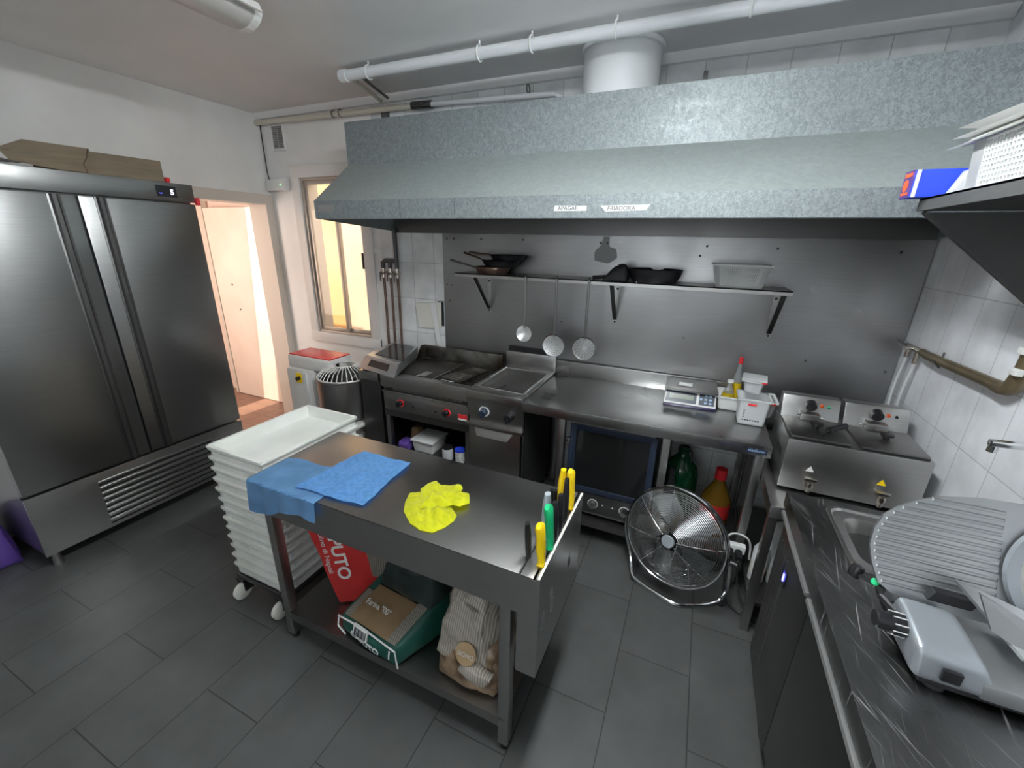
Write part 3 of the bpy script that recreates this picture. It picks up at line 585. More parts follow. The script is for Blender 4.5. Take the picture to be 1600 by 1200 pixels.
build('bowl_support', MB().lathe([(0, .20), (.12, .20), (.12, .42), (0, .42)], (-2.43, 2.30, 0), (0, 0, 1), 24).box(-2.65, -2.22, 2.12, 2.5, .395, .42, bev=.01), 'enamel', t)
m = MB()
for i in range(34):
    a = 2*PI*i/34
    m.tube([(-2.43+.208*math.cos(a), 2.30+.208*math.sin(a), .768), (-2.43+.17*math.cos(a), 2.30+.17*math.sin(a), .815), (-2.43+.085*math.cos(a), 2.30+.085*math.sin(a), .85)], .0038, 6)
for r, z in ((.208, .768), (.085, .85)): m.tube([(-2.43+r*math.cos(a), 2.30+r*math.sin(a), z) for a in [2*PI*i/40 for i in range(40)]], .0045, 6, closed=True)
build('guard', m, 'enamel', t)
build('spiral_hook', MB().tube([(-2.43+.07*math.cos(a*1.2), 2.32+.07*math.sin(a*1.2), .76-.03*a) for a in [i*.4 for i in range(22)]], .010, 8), 'chrome', t)
k = build('switch_plate', B(-2.86, -2.80, 2.192, 2.20, .67, .75, bev=.002), 'yellow', t); k['label'] = 'yellow switch plate'
build('knob', MB().cyl((-2.82, 2.192, .71), (-2.82, 2.165, .71), .015), 'black', k)
build('strip', B(-2.77, -2.74, 2.19, 2.20, .10, .76), 'white', t)
# ------------------------------------------------------------------ induction hob on its stand
t = thing('side_stand', 'narrow dark steel stand carrying the induction hob beside the griddle', 'stand', (-2.11, 2.5, 0))
build('top', B(-2.205, -2.02, 2.20, 2.80, .80, .865, bev=.004), 'steel', t)
build('side', B(-2.205, -2.19, 2.22, 2.78, .02, .80), 'steel_dark', t); build('side', B(-2.035, -2.02, 2.22, 2.78, .02, .80), 'steel_dark', t)
build('front_panel', B(-2.19, -2.035, 2.22, 2.23, .02, .80), 'steel_dark', t)
t = thing('induction_hob', 'countertop induction hob with dark glass top next to the griddle', 'hob', (-2.0, 2.45, .87))
zt = .96
build('body', MB().hexa([(-2.20, 2.20, .885), (-1.80, 2.115, .885), (-2.01, 2.68, .885), (-2.30, 2.72, .885), (-2.195, 2.29, zt), (-1.83, 2.21, zt), (-2.01, 2.68, zt), (-2.29, 2.70, zt)], bev=.006), 'alu', t)
def hobp(u, v, o_):
    a_ = Vector((-2.20, 2.20, .885)).lerp(Vector((-1.80, 2.115, .885)), u); b_ = Vector((-2.195, 2.29, zt)).lerp(Vector((-1.83, 2.21, zt)), u); return a_.lerp(b_, v)+Vector((-.17, -.6, .75)).normalized()*o_
build('control_panel', MB().hexa([hobp(.22, .3, -.001), hobp(.78, .3, -.001), hobp(.78, .3, .0015), hobp(.22, .3, .0015), hobp(.22, .78, -.001), hobp(.78, .78, -.001), hobp(.78, .78, .0015), hobp(.22, .78, .0015)]), 'black', t)
build('glass_top', MB().hexa([(-2.14, 2.325, zt), (-1.84, 2.275, zt), (-2.03, 2.65, zt), (-2.25, 2.67, zt), (-2.14, 2.325, zt+.004), (-1.84, 2.275, zt+.004), (-2.03, 2.65, zt+.004), (-2.24, 2.67, zt+.004)]), 'hobglass', t)
for x, y in ((-2.17, 2.24), (-1.86, 2.235), (-2.19, 2.66), (-2.04, 2.64)): build('foot', MB().cyl((x, y, .866), (x, y, .89), .014), 'rubber', t)
# ------------------------------------------------------------------ gas griddle on open stand
GX0, GX1, GY = -2.0, -1.285, 2.20
t = thing('griddle_range', 'wide gas griddle with two red ringed knobs on an open stand', 'griddle', ((GX0+GX1)/2, 2.5, 0))
build('front_rail', MB().hexa([(GX0, GY, .775), (GX1, GY, .775), (GX1, GY+.03, .775), (GX0, GY+.03, .775), (GX0, GY, .872), (GX1, GY, .872), (GX1, GY+.06, .872), (GX0, GY+.06, .872)], bev=.004), 'steel', t)
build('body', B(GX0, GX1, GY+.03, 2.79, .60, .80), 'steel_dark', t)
fp = build('control_panel', B(GX0+.01, GX1, GY+.012, GY+.035, .60, .735, bev=.003), 'steel', t)
build('grill_lip', B(GX0+.01, GX1, GY-.004, GY+.03, .735, .75, bev=.003), 'steel', t)
build('vent_slot', B(GX0+.02, GX1-.002, GY+.018, GY+.03, .752, .772), 'darkhole', t)
m = MB()
for i in range(44): m.box(GX0+.10+i*.013, GX0+.106+i*.013, GY+.012, GY+.02, .756, .774)
build('vent_teeth', m, 'steel', t)
build('lower_skirt', B(GX0, GX1, GY+.02, GY+.04, .545, .60), 'steel_dark', t)
for x in (GX0+.16, GX0+.55):
    kb = build('knob', MB().cyl((x, GY+.012, .665), (x, GY-.02, .665), .021).box(x-.004, x+.004, GY-.03, GY-.02, .648, .682), 'black', t)
    build('knob_ring', MB().lathe([(.021, 0), (.028, 0), (.028, .006), (.021, .006)], (x, GY+.013, .665), (0, -1, 0), 28), 'red', kb); kb.children[0]['label'] = 'red ring'
for x in (GX0+.27, GX0+.46): build('igniter', MB().cyl((x, GY+.012, .655), (x, GY+.004, .655), .007), 'black', t)
bd = build('badge', B(GX1-.075, GX1-.008, GY+.008, GY+.012, .63, .672), 'red', t); bd['label'] = 'red and white maker plate'
build('badge_stripe', B(GX1-.075, GX1-.008, GY+.006, GY+.008, .632, .644), 'white', bd)
build('griddle_plate', MB().box(GX0+.03, GX0+.40, GY+.07, 2.72, .845, .862, bev=.003), 'griddle', t)
build('grate_bed', B(GX0+.41, GX1-.01, GY+.07, 2.72, .83, .85), 'grease', t)
m = MB()
for i in range(20): m.box(GX0+.42, GX1-.02, GY+.10+i*.03, GY+.112+i*.03, .85, .862)
build('grate', m, 'griddle', t)
build('gutter', B(GX0+.40, GX0+.41, GY+.06, 2.72, .83, .868), 'steel', t)
build('splash_back', MB().box(GX0, GX1, 2.735, 2.75, .86, .965, bev=.003).hexa([(GX0, 2.62, .86), (GX0+.008, 2.62, .86), (GX0+.008, 2.74, .86), (GX0, 2.74, .86), (GX0, 2.70, .965), (GX0+.008, 2.70, .965), (GX0+.008, 2.74, .965), (GX0, 2.74, .965)]), 'grease', t)
for x in (GX0, GX1-.035):
    for y in (GY+.03, 2.72): build('leg', B(x, x+.035, y, y+.035, 0, .60), 'steel_z', t)
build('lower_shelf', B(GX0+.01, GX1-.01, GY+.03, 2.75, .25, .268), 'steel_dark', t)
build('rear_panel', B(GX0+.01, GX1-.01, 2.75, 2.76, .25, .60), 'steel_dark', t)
t = thing('grill_press', 'ridged cast iron grill plate lying on the griddle, handle towards the front', 'grill plate', (-1.45, 2.45, .865))
m = MB().hexa([(-1.56, 2.30, .866), (-1.39, 2.27, .866), (-1.33, 2.60, .866), (-1.47, 2.62, .866), (-1.56, 2.30, .880), (-1.39, 2.27, .880), (-1.33, 2.60, .880), (-1.47, 2.62, .880)], bev=.003)
build('plate', m, 'griddle', t)
m = MB()
for i in range(9): m.hexa([(-1.545+.011*i, 2.315+.032*i, .88), (-1.40+.006*i, 2.29+.034*i, .88), (-1.399+.006*i, 2.30+.034*i, .88), (-1.544+.011*i, 2.325+.032*i, .88), (-1.545+.011*i, 2.317+.032*i, .886), (-1.40+.006*i, 2.292+.034*i, .886), (-1.399+.006*i, 2.298+.034*i, .886), (-1.544+.011*i, 2.323+.032*i, .886)])
build('ridge', m, 'grease', t)
build('handle', MB().tube([(-1.50, 2.26, .882), (-1.50, 2.222, .892), (-1.46, 2.205, .90), (-1.42, 2.212, .895), (-1.41, 2.24, .882)], .004, 8, smooth=1), 'chrome', t)
solo('scraper', MB().tube([(-1.71, 2.29, .868), (-1.70, 2.245, .878), (-1.69, 2.225, .89)], .004).box(-1.74, -1.68, 2.29, 2.40, .864, .867), 'steel', 'flat steel scraper lying at the front of the dark griddle plate', 'scraper')
# goods on the griddle's lower shelf
zs = .268
t = thing('storage_tub', 'white lidded plastic tub on the shelf under the griddle', 'tub', (-1.71, 2.36, zs))
build('tub', MB().hexa([(-1.79, 2.27, zs), (-1.63, 2.27, zs), (-1.63, 2.45, zs), (-1.79, 2.45, zs), (-1.80, 2.26, zs+.09), (-1.62, 2.26, zs+.09), (-1.62, 2.46, zs+.09), (-1.80, 2.46, zs+.09)], bev=.008), 'white', t)
build('lid', B(-1.81, -1.61, 2.25, 2.47, zs+.088, zs+.10, bev=.004), 'white', t)
solo('packet', MB().puff([(-1.93, 2.25, zs), (-1.83, 2.25, zs), (-1.83, 2.35, zs), (-1.93, 2.35, zs), (-1.92, 2.26, zs+.06), (-1.84, 2.26, zs+.05), (-1.84, 2.34, zs+.05), (-1.92, 2.34, zs+.06)], 8, .01, .008), 'boxpurple', 'crumpled purple packet left of the white tub under the griddle', 'packet')
solo('packet', MB().puff([(-1.90, 2.38, zs), (-1.82, 2.38, zs), (-1.82, 2.45, zs), (-1.90, 2.45, zs), (-1.89, 2.38, zs+.12), (-1.83, 2.38, zs+.11), (-1.83, 2.44, zs+.11), (-1.89, 2.44, zs+.12)], 8, .012, .008), 'bag_tan', 'upright tan packet behind the purple one under the griddle', 'packet')
t = thing('jar', 'clear jar with black lid on the shelf under the griddle, right of the tub', 'jar', (-1.50, 2.28, zs))
build('glass', MB().lathe([(0, 0), (.038, 0), (.04, .01), (.04, .075), (.034, .085), (0, .085)], (-1.50, 2.28, zs), seg=20), 'gnplastic', t)
build('lid', MB().cyl((-1.50, 2.28, zs+.085), (-1.50, 2.28, zs+.10), .038), 'black', t)
t = thing('tin_can', 'printed tin with blue top at the right end under the griddle', 'tin', (-1.395, 2.28, zs))
build('can', MB().cyl((-1.395, 2.28, zs), (-1.395, 2.28, zs+.095), .037), 'paper', t)
build('band', MB().cyl((-1.395, 2.28, zs+.085), (-1.395, 2.28, zs+.10), .0375), 'boxblue', t)
m = MB()
for i in range(14):
    a = -PI/2+random.uniform(-1.1, 1.1); z = zs+random.uniform(.02, .075); m.box(-1.395+.037*math.cos(a)-.003, -1.395+.037*math.cos(a)+.003, 2.28+.0375*math.sin(a)-.001, 2.28+.0375*math.sin(a)+.001, z, z+.006)
build('printing', m, 'bag_green', t)
# ------------------------------------------------------------------ bratt pan / pasta cooker unit
FX0, FX1, FY = -1.265, -.872, 2.155
t = thing('boiling_pan', 'narrow steel cooker with shallow rectangular well, blue and black knobs', 'cooker', ((FX0+FX1)/2, 2.5, 0))
build('side', MB().box(FX0, FX0+.01, FY+.03, 2.79, .08, .83), 'steel_dark', t)
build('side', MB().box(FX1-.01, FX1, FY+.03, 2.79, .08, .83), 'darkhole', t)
build('back', B(FX0, FX1, 2.78, 2.79, .08, .83), 'steel_dark', t)
build('floor_pan', B(FX0+.01, FX1-.01, FY+.03, 2.78, .08, .09), 'steel_dark', t)
z0 = .883
m = MB()                                            # rim with the well sunk into it
m.box(FX0, FX1, FY, FY+.09, z0-.055, z0, bev=.005); m.box(FX0, FX0+.035, FY+.09, 2.78, z0-.03, z0, bev=.003); m.box(FX1-.035, FX1, FY+.09, 2.78, z0-.03, z0, bev=.003); m.box(FX0+.035, FX1-.035, 2.70, 2.78, z0-.03, z0)
build('rim', m, 'steel', t)
build('well', MB().box(FX0+.035, FX1-.035, FY+.09, 2.70, z0-.055, z0-.05).box(FX0+.033, FX0+.037, FY+.09, 2.70, z0-.055, z0-.002).box(FX1-.037, FX1-.033, FY+.09, 2.70, z0-.055, z0-.002).box(FX0+.035, FX1-.035, 2.696, 2.70, z0-.055, z0-.002).box(FX0+.035, FX1-.035, FY+.09, FY+.094, z0-.055, z0-.002), 'steel_top', t)
m = MB().tube([(FX0+.03, FY+.085, z0+.002), (FX1-.03, FY+.085, z0+.002), (FX1-.03, 2.705, z0+.002), (FX0+.03, 2.705, z0+.002)], .006, 8, closed=True)
build('well_edge', m, 'chrome', t)
build('drain_plug', MB().cyl((FX0+.16, FY+.14, z0-.05), (FX0+.16, FY+.14, z0-.005), .010).tube([(FX0+.16, FY+.14, z0-.012), (FX0+.20, FY+.18, z0-.0)], .004), 'chrome', t)
build('splash_back', MB().box(FX0, FX1, 2.765, 2.785, z0-.002, 1.0, bev=.003), 'steel', t)
build('rear_flue', MB().box(FX0+.01, FX1-.0, 2.787, 2.805, .85, 1.035), 'black', t)
cp = build('control_panel', MB().hexa([(FX0, FY+.035, .655), (FX1, FY+.035, .655), (FX1, FY+.05, .655), (FX0, FY+.05, .655), (FX0, FY+.012, .83), (FX1, FY+.012, .83), (FX1, FY+.03, .83), (FX0, FY+.03, .83)]), 'steel', t)
kz = .745
k1 = build('knob', MB().cyl((-1.145, FY+.025, kz), (-1.145, FY-.015, kz-.004), .026, .022).box(-1.151, -1.139, FY-.03, FY-.012, kz-.03, kz+.02, bev=.003), 'navy', t); k1['label'] = 'dark blue knob'
build('dial_ring', MB().lathe([(.028, 0), (.036, 0), (.036, .003), (.028, .003)], (-1.145, FY+.022, kz), (0, -1, 0), 28), 'white', k1)
k2 = build('knob', MB().cyl((-.965, FY+.025, kz), (-.965, FY-.018, kz-.004), .030, .026).box(-.972, -.958, FY-.034, FY-.014, kz-.035, kz+.024, bev=.003), 'black', t)
for x in (-1.0, -.94): build('indicator', MB().cyl((x, FY+.022, .80), (x, FY+.012, .80), .008), 'rubber', t)
build('mid_rail', MB().box(FX0, FX1, FY+.005, FY+.05, .632, .655, bev=.003), 'steel', t)
dr = build('door', B(FX0+.004, FX1-.02, FY+.025, FY+.045, .10, .627, bev=.003), 'steel_z', t)
build('handle', MB().prism([(FX0+.05, FY+.02, .622), (FX1-.07, FY+.02, .622), (FX1-.10, FY-.002, .575), (FX0+.075, FY-.002, .575)], (0, .004, 0)), 'steel', dr)
for x in (FX0+.04, FX1-.04):
    for y in (FY+.08, 2.72): build('foot', MB().cyl((x, y, 0), (x, y, .08), .018), 'steel_z', t)
# ------------------------------------------------------------------ long work table
WX, WXR, WY = -.868, .433, 2.137
t = thing('work_table', 'long stainless work table with upstand behind the fan', 'table', (-.2, 2.45, 0))
tp = build('tabletop', B(WX, WXR, WY, 2.79, .81, .87, bev=.004), 'steel_work', t)
build('upstand', B(WX, WXR-.02, 2.775, 2.79, .869, .975, bev=.003), 'steel_work', t)
pl = build('maker_plate', B(.325, .415, WY-.0015, WY, .825, .85), 'navy', t); pl['label'] = 'small dark blue maker plate'
text('lettering', 'distform', .022, (.332, WY-.0017, .832), (1, 0, 0), (0, 0, 1), 'blueink', pl)
for x in (-.64, -.06, .375):
    for y in (WY+.03, 2.72):
        if x == -.64 and y < 2.5: continue
        build('leg', B(x, x+.04, y, y+.04, .02, .81, bev=.002), 'steel_z', t)
build('leg', B(-.645, -.605, WY+.03, WY+.07, .02, .81, bev=.002), 'steel_z', t)
build('leg', B(WX+.005, WX+.045, 2.72, 2.76, .02, .81, bev=.002), 'steel_z', t)
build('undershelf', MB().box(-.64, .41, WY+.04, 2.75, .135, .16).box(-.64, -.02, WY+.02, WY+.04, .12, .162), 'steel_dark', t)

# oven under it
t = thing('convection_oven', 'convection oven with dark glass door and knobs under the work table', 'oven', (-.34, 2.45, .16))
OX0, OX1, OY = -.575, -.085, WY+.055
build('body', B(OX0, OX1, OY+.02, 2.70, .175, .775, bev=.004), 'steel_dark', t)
dd = build('door', ring(MB(), OX0, OX1, .335, .775, OY, OY+.02, .035), 'navy', t)
build('door_glass', B(OX0+.033, OX1-.033, OY+.006, OY+.012, .368, .742), 'ovenglass', dd, smooth=False)
build('latch', MB().lathe([(0, -.02), (.012, -.018), (.017, 0), (.012, .018), (0, .02)], (OX0-.005, OY-.02, .67), (0, 0, 1), 16).cyl((OX0-.005, OY-.02, .67), (OX0+.01, OY+.0, .67), .006), 'chrome', dd)
build('handle', B(OX0-.005, OX0+.022, OY-.014, OY-.004, .38, .66, bev=.005), 'navy', dd)
cp = build('control_panel', B(OX0, OX1, OY+.003, OY+.02, .20, .33), 'steel_dark', t)
for x in (OX0+.17, OX0+.36):
    kb = build('knob', MB().cyl((x, OY+.004, .265), (x, OY-.022, .265), .022).box(x-.005, x+.005, OY-.03, OY-.02, .245, .287), 'steel', t)
    build('knob_ring', MB().lathe([(.027, 0), (.032, 0), (.032, .002), (.027, .002)], (x, OY+.004, .265), (0, -1, 0), 28), 'white', kb)
for x in (OX0+.23, OX0+.29): build('indicator', MB().cyl((x, OY+.004, .27), (x, OY-.001, .27), .004), 'white', t)
for x in (OX0+.04, OX1-.04):
    for y in (OY+.06, 2.66): build('foot', MB().cyl((x, y, .161), (x, y, .176), .015), 'rubber', t)
solo('baking_tray', MB().box(-.58, -.10, 2.20, 2.68, .7765, .782).box(-.58, -.10, 2.20, 2.203, .782, .79), 'steel', 'thin baking tray lying on top of the oven', 'tray')
# bottles under the table
zb = .16
t = thing('carboy', 'large dark green bottle with a carrying handle under the work table', 'bottle', (.06, 2.5, zb))
build('glass', MB().lathe([(0, 0), (.095, 0), (.10, .02), (.10, .30), (.085, .36), (.04, .41), (.03, .43), (.03, .47), (0, .47)], (.06, 2.48, zb), seg=28), 'greenglass', t)
build('handle', MB().tube([(.03, 2.44, zb+.46), (.03, 2.41, zb+.50), (.10, 2.39, zb+.50), (.105, 2.43, zb+.40)], .006, 8, smooth=1), 'steel_dark', t)
solo('bottle', MB().lathe([(0, 0), (.045, 0), (.047, .01), (.047, .27), (.02, .33), (.018, .40), (0, .40)], (.01, 2.30, zb), seg=20), 'black', 'dark bottle standing in front of the green one under the table', 'bottle')
t = thing('oil_jug', 'amber oil bottle with red cap and red label under the work table', 'bottle', (.27, 2.40, zb))
build('body', MB().lathe([(0, 0), (.075, 0), (.08, .01), (.078, .10), (.070, .13), (.078, .16), (.078, .24), (.03, .33), (.026, .36), (0, .36)], (.27, 2.40, zb), seg=24), 'oil2', t)
build('cap', MB().cyl((.27, 2.40, zb+.355), (.27, 2.40, zb+.415), .032, .030), 'red', t)
build('label', MB().lathe([(.0795, .12), (.0795, .21), (.077, .21), (.077, .12)], (.27, 2.40, zb), seg=24), 'bag_red', t)
t = thing('power_strip', 'white power strip with two black plugs beside the table leg', 'power strip', (.38, 2.11, .30))
build('body', MB().box(.315, .415, 2.085, 2.12, .27, .315, bev=.005), 'white', t)
for x in (.345, .385):
    p_ = build('plug', MB().cyl((x, 2.085, .285), (x, 2.04, .27), .017), 'black', t)
build('cord', MB().tube([(.32, 2.10, .31), (.33, 2.11, .36), (.38, 2.12, .37), (.44, 2.14, .33), (.455, 2.16, .20)], .005, 8, smooth=2), 'white', t)
solo('cable', MB().tube([(.345, 2.035, .27), (.34, 2.03, .12), (.36, 2.02, .02), (.42, 1.97, .008), (.47, 1.95, .008), (.53, 2.02, .03)], .006, 8, smooth=2), 'rubber', 'black cable trailing to the floor by the fan foot', 'cable')
solo('cable', MB().tube([(.385, 2.035, .265), (.40, 2.04, .12), (.45, 2.0, .02), (.50, 1.88, .008), (.56, 1.78, .008)], .005, 8, smooth=2), 'rubber', 'black cable crossing the floor in front of the small stand', 'cable')
# ------------------------------------------------------------------ things on the work table
T = .8705
t = thing('digital_scale', 'white digital shop scale with steel pan on the work table', 'scale', (.04, 2.62, T), (0, 0, .03))
build('base', MB().hexa([(-.145, -.115, .0), (.145, -.115, .0), (.145, .125, .0), (-.145, .125, .0), (-.145, -.10, .016), (.145, -.10, .016), (.145, .125, .016), (-.145, .125, .016)], bev=.003), 'purple', t, w=False)
fb = build('housing', MB().hexa([(-.145, -.11, .012), (.145, -.11, .012), (.145, .12, .012), (-.145, .12, .012), (-.14, -.065, .085), (.14, -.065, .085), (.14, .12, .085), (-.14, .12, .085)], bev=.006), 'white', t, w=False)
def onface(x0, x1, v0, v1, off, mm, nm, par):      # a plate lying on the sloped front of the housing
    P = lambda x, v, o_: (x, -.11+.045*v-o_*.85, .012+.073*v+o_*.52)
    return build(nm, MB().hexa([P(x0, v0, -.001), P(x1, v0, -.001), P(x1, v0, off), P(x0, v0, off), P(x0, v1, -.001), P(x1, v1, -.001), P(x1, v1, off), P(x0, v1, off)]), mm, par, w=False)
dp = onface(-.135, .035, .15, .92, .001, 'navy', 'display_panel', fb)
onface(-.115, .02, .38, .72, .0025, 'lcd', 'screen', fb)
kp = onface(.05, .132, .15, .92, .001, 'navy', 'keypad', fb)
for i, (a, b) in enumerate(((.085, .75), (.11, .75), (.06, .5), (.085, .5), (.11, .5), (.11, .25), (.085, .25))): onface(a-.007, a+.007, b, b+.13, .003, 'blueink', 'key', fb)
build('pan', B(-.145, .145, -.10, .125, .092, .106, bev=.005), 'steel_top', t, w=False)
solo('card_holder', MB().box(-.03, .045, 2.575, 2.60, T+.108, T+.124, bev=.002), 'white', 'small white block lying on the scale pan', 'block')
def tub(name, label, cx, cy, z, bx, by, tx, ty, h, lid, rotz=0, lidm='gnplastic', m_='gnplastic', group=None, fill=None):
    t = thing(name, label, 'food container', (cx, cy, z), (0, 0, rotz), group)
    mb = MB(); e = .003
    def ringq(a, b, zz): return [(-a/2, -b/2, zz), (a/2, -b/2, zz), (a/2, b/2, zz), (-a/2, b/2, zz)]
    o_ = ringq(bx, by, 0)+ringq(tx, ty, h)
    tb = bmesh.new(); V = [tb.verts.new(q) for q in o_]
    for f in ((0, 3, 2, 1), (0, 1, 5, 4), (1, 2, 6, 5), (2, 3, 7, 6), (3, 0, 4, 7)): tb.faces.new([V[i] for i in f])
    ed = [x for x in tb.edges if abs(x.verts[0].co.z-x.verts[1].co.z) > h*.5 or (x.verts[0].co.z < 1e-6 and x.verts[1].co.z < 1e-6)]
    bmesh.ops.bevel(tb, geom=ed, offset=.015, segments=3, affect='EDGES', profile=.5)
    bmesh.ops.solidify(tb, geom=tb.faces[:], thickness=.003); mb.merge(tb)
    build('body', mb, m_, t, w=False)
    q = .008
    rim = MB(); rim.box(-tx/2-q, tx/2+q, -ty/2-q, -ty/2+.003, h-.006, h+.001); rim.box(-tx/2-q, tx/2+q, ty/2-.003, ty/2+q, h-.006, h+.001); rim.box(-tx/2-q, -tx/2+.003, -ty/2, ty/2, h-.006, h+.001); rim.box(tx/2-.003, tx/2+q, -ty/2, ty/2, h-.006, h+.001)
    build('rim', rim, m_, t, w=False)
    if lid: build('lid', B(-tx/2-q-.002, tx/2+q+.002, -ty/2-q-.002, ty/2+q+.002, h+.0015, h+.010, bev=.004), lidm, t, w=False)
    if fill: build('contents', B(-bx/2+.008, bx/2-.008, -by/2+.008, by/2-.008, .006, h*fill), 'white', t, w=False)
    return t
wt = tub('container', 'open white rectangular tub holding the oil bottles beside the scale', .258, 2.635, T, .118, .15, .140, .172, .085, False, m_='white')
g1 = tub('container', 'square translucent food box with printed measuring marks, in front on the table corner', .352, 2.435, T, .126, .126, .146, .146, .150, False, fill=.75)
pk = build('printing', MB().box(-.030, .010, -.0735, -.0718, .118, .128), 'red', g1, w=False)
m = MB()
for i in range(7): m.box(-.045+i*.012, -.037+i*.012, -.0662, -.0645, .030, .036)
for i in range(4): m.box(-.045, -.038, -.0685-.0008*i, -.0668-.0008*i, .05+.012*i, .053+.012*i)
build('scale_marks', m, 'ink', g1, w=False)
c1 = tub('container', 'small lidded translucent box standing on top of the larger box', .345, 2.50, T+.153, .075, .09, .10, .12, .075, True, rotz=-.12)
build('corner_tab', B(.035, .06, -.07, -.06, .07, .08, bev=.002), 'red', c1, w=False)
# cross slats so the small box rests on the bigger one's rim
l1 = tub('container', 'shallow white tub with raised lid behind the measuring box', .415, 2.60, T, .10, .14, .13, .17, .10, False, m_='white')
build('raised_lid', MB().hexa([(.0, -.085, .105), (.085, -.085, .085), (.085, .085, .085), (0, .085, .105), (.0, -.085, .108), (.087, -.085, .088), (.087, .085, .088), (0, .085, .108)]), 'clearplastic', l1, w=False)
build('clip', B(.03, .055, -.10, -.09, .09, .10), 'red', l1, w=False)
def oilb(cx, cy, z, r, h, top, cap, label, fill, capm):
    t = thing('oil_bottle', label, 'oil bottle', (cx, cy, z))
    build('glass', MB().lathe([(0, 0), (r, 0), (r*1.0, h*.3), (r*.8, h*.55), (r*.35, h*.8), (r*.3, h*.92), (r*.22, h*.92), (r*.28, h*.8), (r*.74, h*.55), (r*.93, h*.3), (r*.93, .005), (0, .005)], (cx, cy, z), seg=24), 'clearplastic', t)
    build('oil', MB().lathe([(0, -.0), (r*1.01, .0), (r*1.01, h*.3), (r*(1.01-.2*max(0, fill-.3)/.25), h*fill), (0, h*fill)], (cx, cy, z), seg=24), 'oil', t)
    build('cap', MB().cyl((cx, cy, z+h*.91), (cx, cy, z+h*top), cap, cap*.9), capm, t)
oilb(.243, 2.605, T+.005, .037, .17, 1.0, .018, 'squat cruet of yellow oil with pale cap in the white tub', .55, 'white')
oilb(.282, 2.675, T+.005, .032, .28, 1.05, .012, 'tall narrow oil cruet with red cap in the white tub', .50, 'red')
# ------------------------------------------------------------------ fryer stand and double fryer
t = thing('fryer_stand', 'small steel stand carrying the double fryer in the corner', 'stand', (.72, 2.3, 0))
build('tabletop', B(.42, 1.02, 1.86, 2.76, .66, .72, bev=.003), 'steel', t)
for x in (.425, .985):
    for y in (1.87, 2.71): build('leg', B(x, x+.035, y, y+.035, 0, .66), 'steel_z', t)
build('undershelf', B(.43, 1.015, 1.875, 2.74, .16, .18), 'steel_dark', t)
zf = .735
t = thing('double_fryer', 'double electric countertop fryer with lids, two taps and warning stickers', 'fryer', (.71, 2.3, .72))
build('body', B(.46, .965, 2.03, 2.40, zf, .975, bev=.006), 'steel', t)
for x in (.50, .93):
    for y in (2.06, 2.37): build('foot', MB().cyl((x, y, .7205), (x, y, zf), .014), 'rubber', t)
for x0, x1 in ((.463, .70), (.718, .962)):
    lid = build('lid', MB().prism([(x0+.01, 2.045, .977), (x1-.01, 2.045, .977), (x1, 2.30, .977), (x0, 2.30, .977)], (0, 0, .012), bev=.003), 'steel_top', t)
    build('gasket', MB().box(x0+.012, x1-.012, 2.041, 2.045, .976, .981).box(x1-.014, x1-.010, 2.05, 2.12, .9755, .9765), 'black', lid)
    build('lid_knob', MB().lathe([(0, 0), (.012, 0), (.012, .012), (.026, .016), (.026, .026), (0, .03)], ((x0+x1)/2+.005, 2.18, .989), seg=20), 'black', lid)
    hb = build('control_head', MB().hexa([(x0, 2.30, .975), (x1, 2.30, .975), (x1, 2.40, .975), (x0, 2.40, .975), (x0, 2.345, 1.085), (x1, 2.345, 1.085), (x1, 2.40, 1.085), (x0, 2.40, 1.085)], bev=.004), 'steel', t)
    cx = (x0+x1)/2
    build('thermostat_knob', MB().cyl((cx-.0, 2.335, 1.055), (cx, 2.305, 1.045), .023).cyl((cx, 2.31, 1.047), (cx, 2.30, 1.043), .010), 'black', hb)
    build('light', MB().cyl((cx+.045, 2.335, 1.052), (cx+.045, 2.325, 1.048), .008), 'orange', hb)
    build('button', MB().cyl((cx+.075, 2.335, 1.05), (cx+.075, 2.326, 1.046), .006), 'green' if x0 < .6 else 'black', hb)
    build('hinge_clamp', MB().box(cx-.045, cx+.035, 2.262, 2.315, .99, 1.022, bev=.004).tube([(cx-.035, 2.30, 1.00), (cx-.06, 2.29, 1.005), (cx-.06, 2.27, 1.01)], .004).tube([(cx+.03, 2.30, 1.0), (cx+.06, 2.29, 1.0)], .004), 'steel', hb)
    tx = x0+.105
    tpp = build('tap', MB().cyl((tx, 2.03, .795), (tx, 1.985, .795), .014).lathe([(0, 0), (.013, 0), (.017, .012), (.015, .03), (.009, .036), (.009, .05), (0, .05)], (tx, 1.99, .805), (0, 0, -1)).box(tx-.024, tx+.022, 1.978, 2.002, .808, .822, bev=.004), 'brass', t)
    st = build('warning_sticker', MB().prism([(tx-.016, 2.0295, .835), (tx+.016, 2.0295, .835), (tx, 2.0295, .862)], (0, -.0008, 0)), 'paper' if x0 < .6 else 'yellow', t, smooth=False); st['label'] = 'white triangular sticker' if x0 < .6 else 'yellow warning triangle'
solo('basket_handle', MB().tube([(.585, 2.10, .992), (.63, 2.14, 1.002), (.645, 2.155, 1.005)], .005).tube([(.625, 2.14, 1.003), (.70, 2.20, 1.015)], [.014, .012], 10), 'black', 'black fryer basket handle lying across the left fryer lid', 'handle')
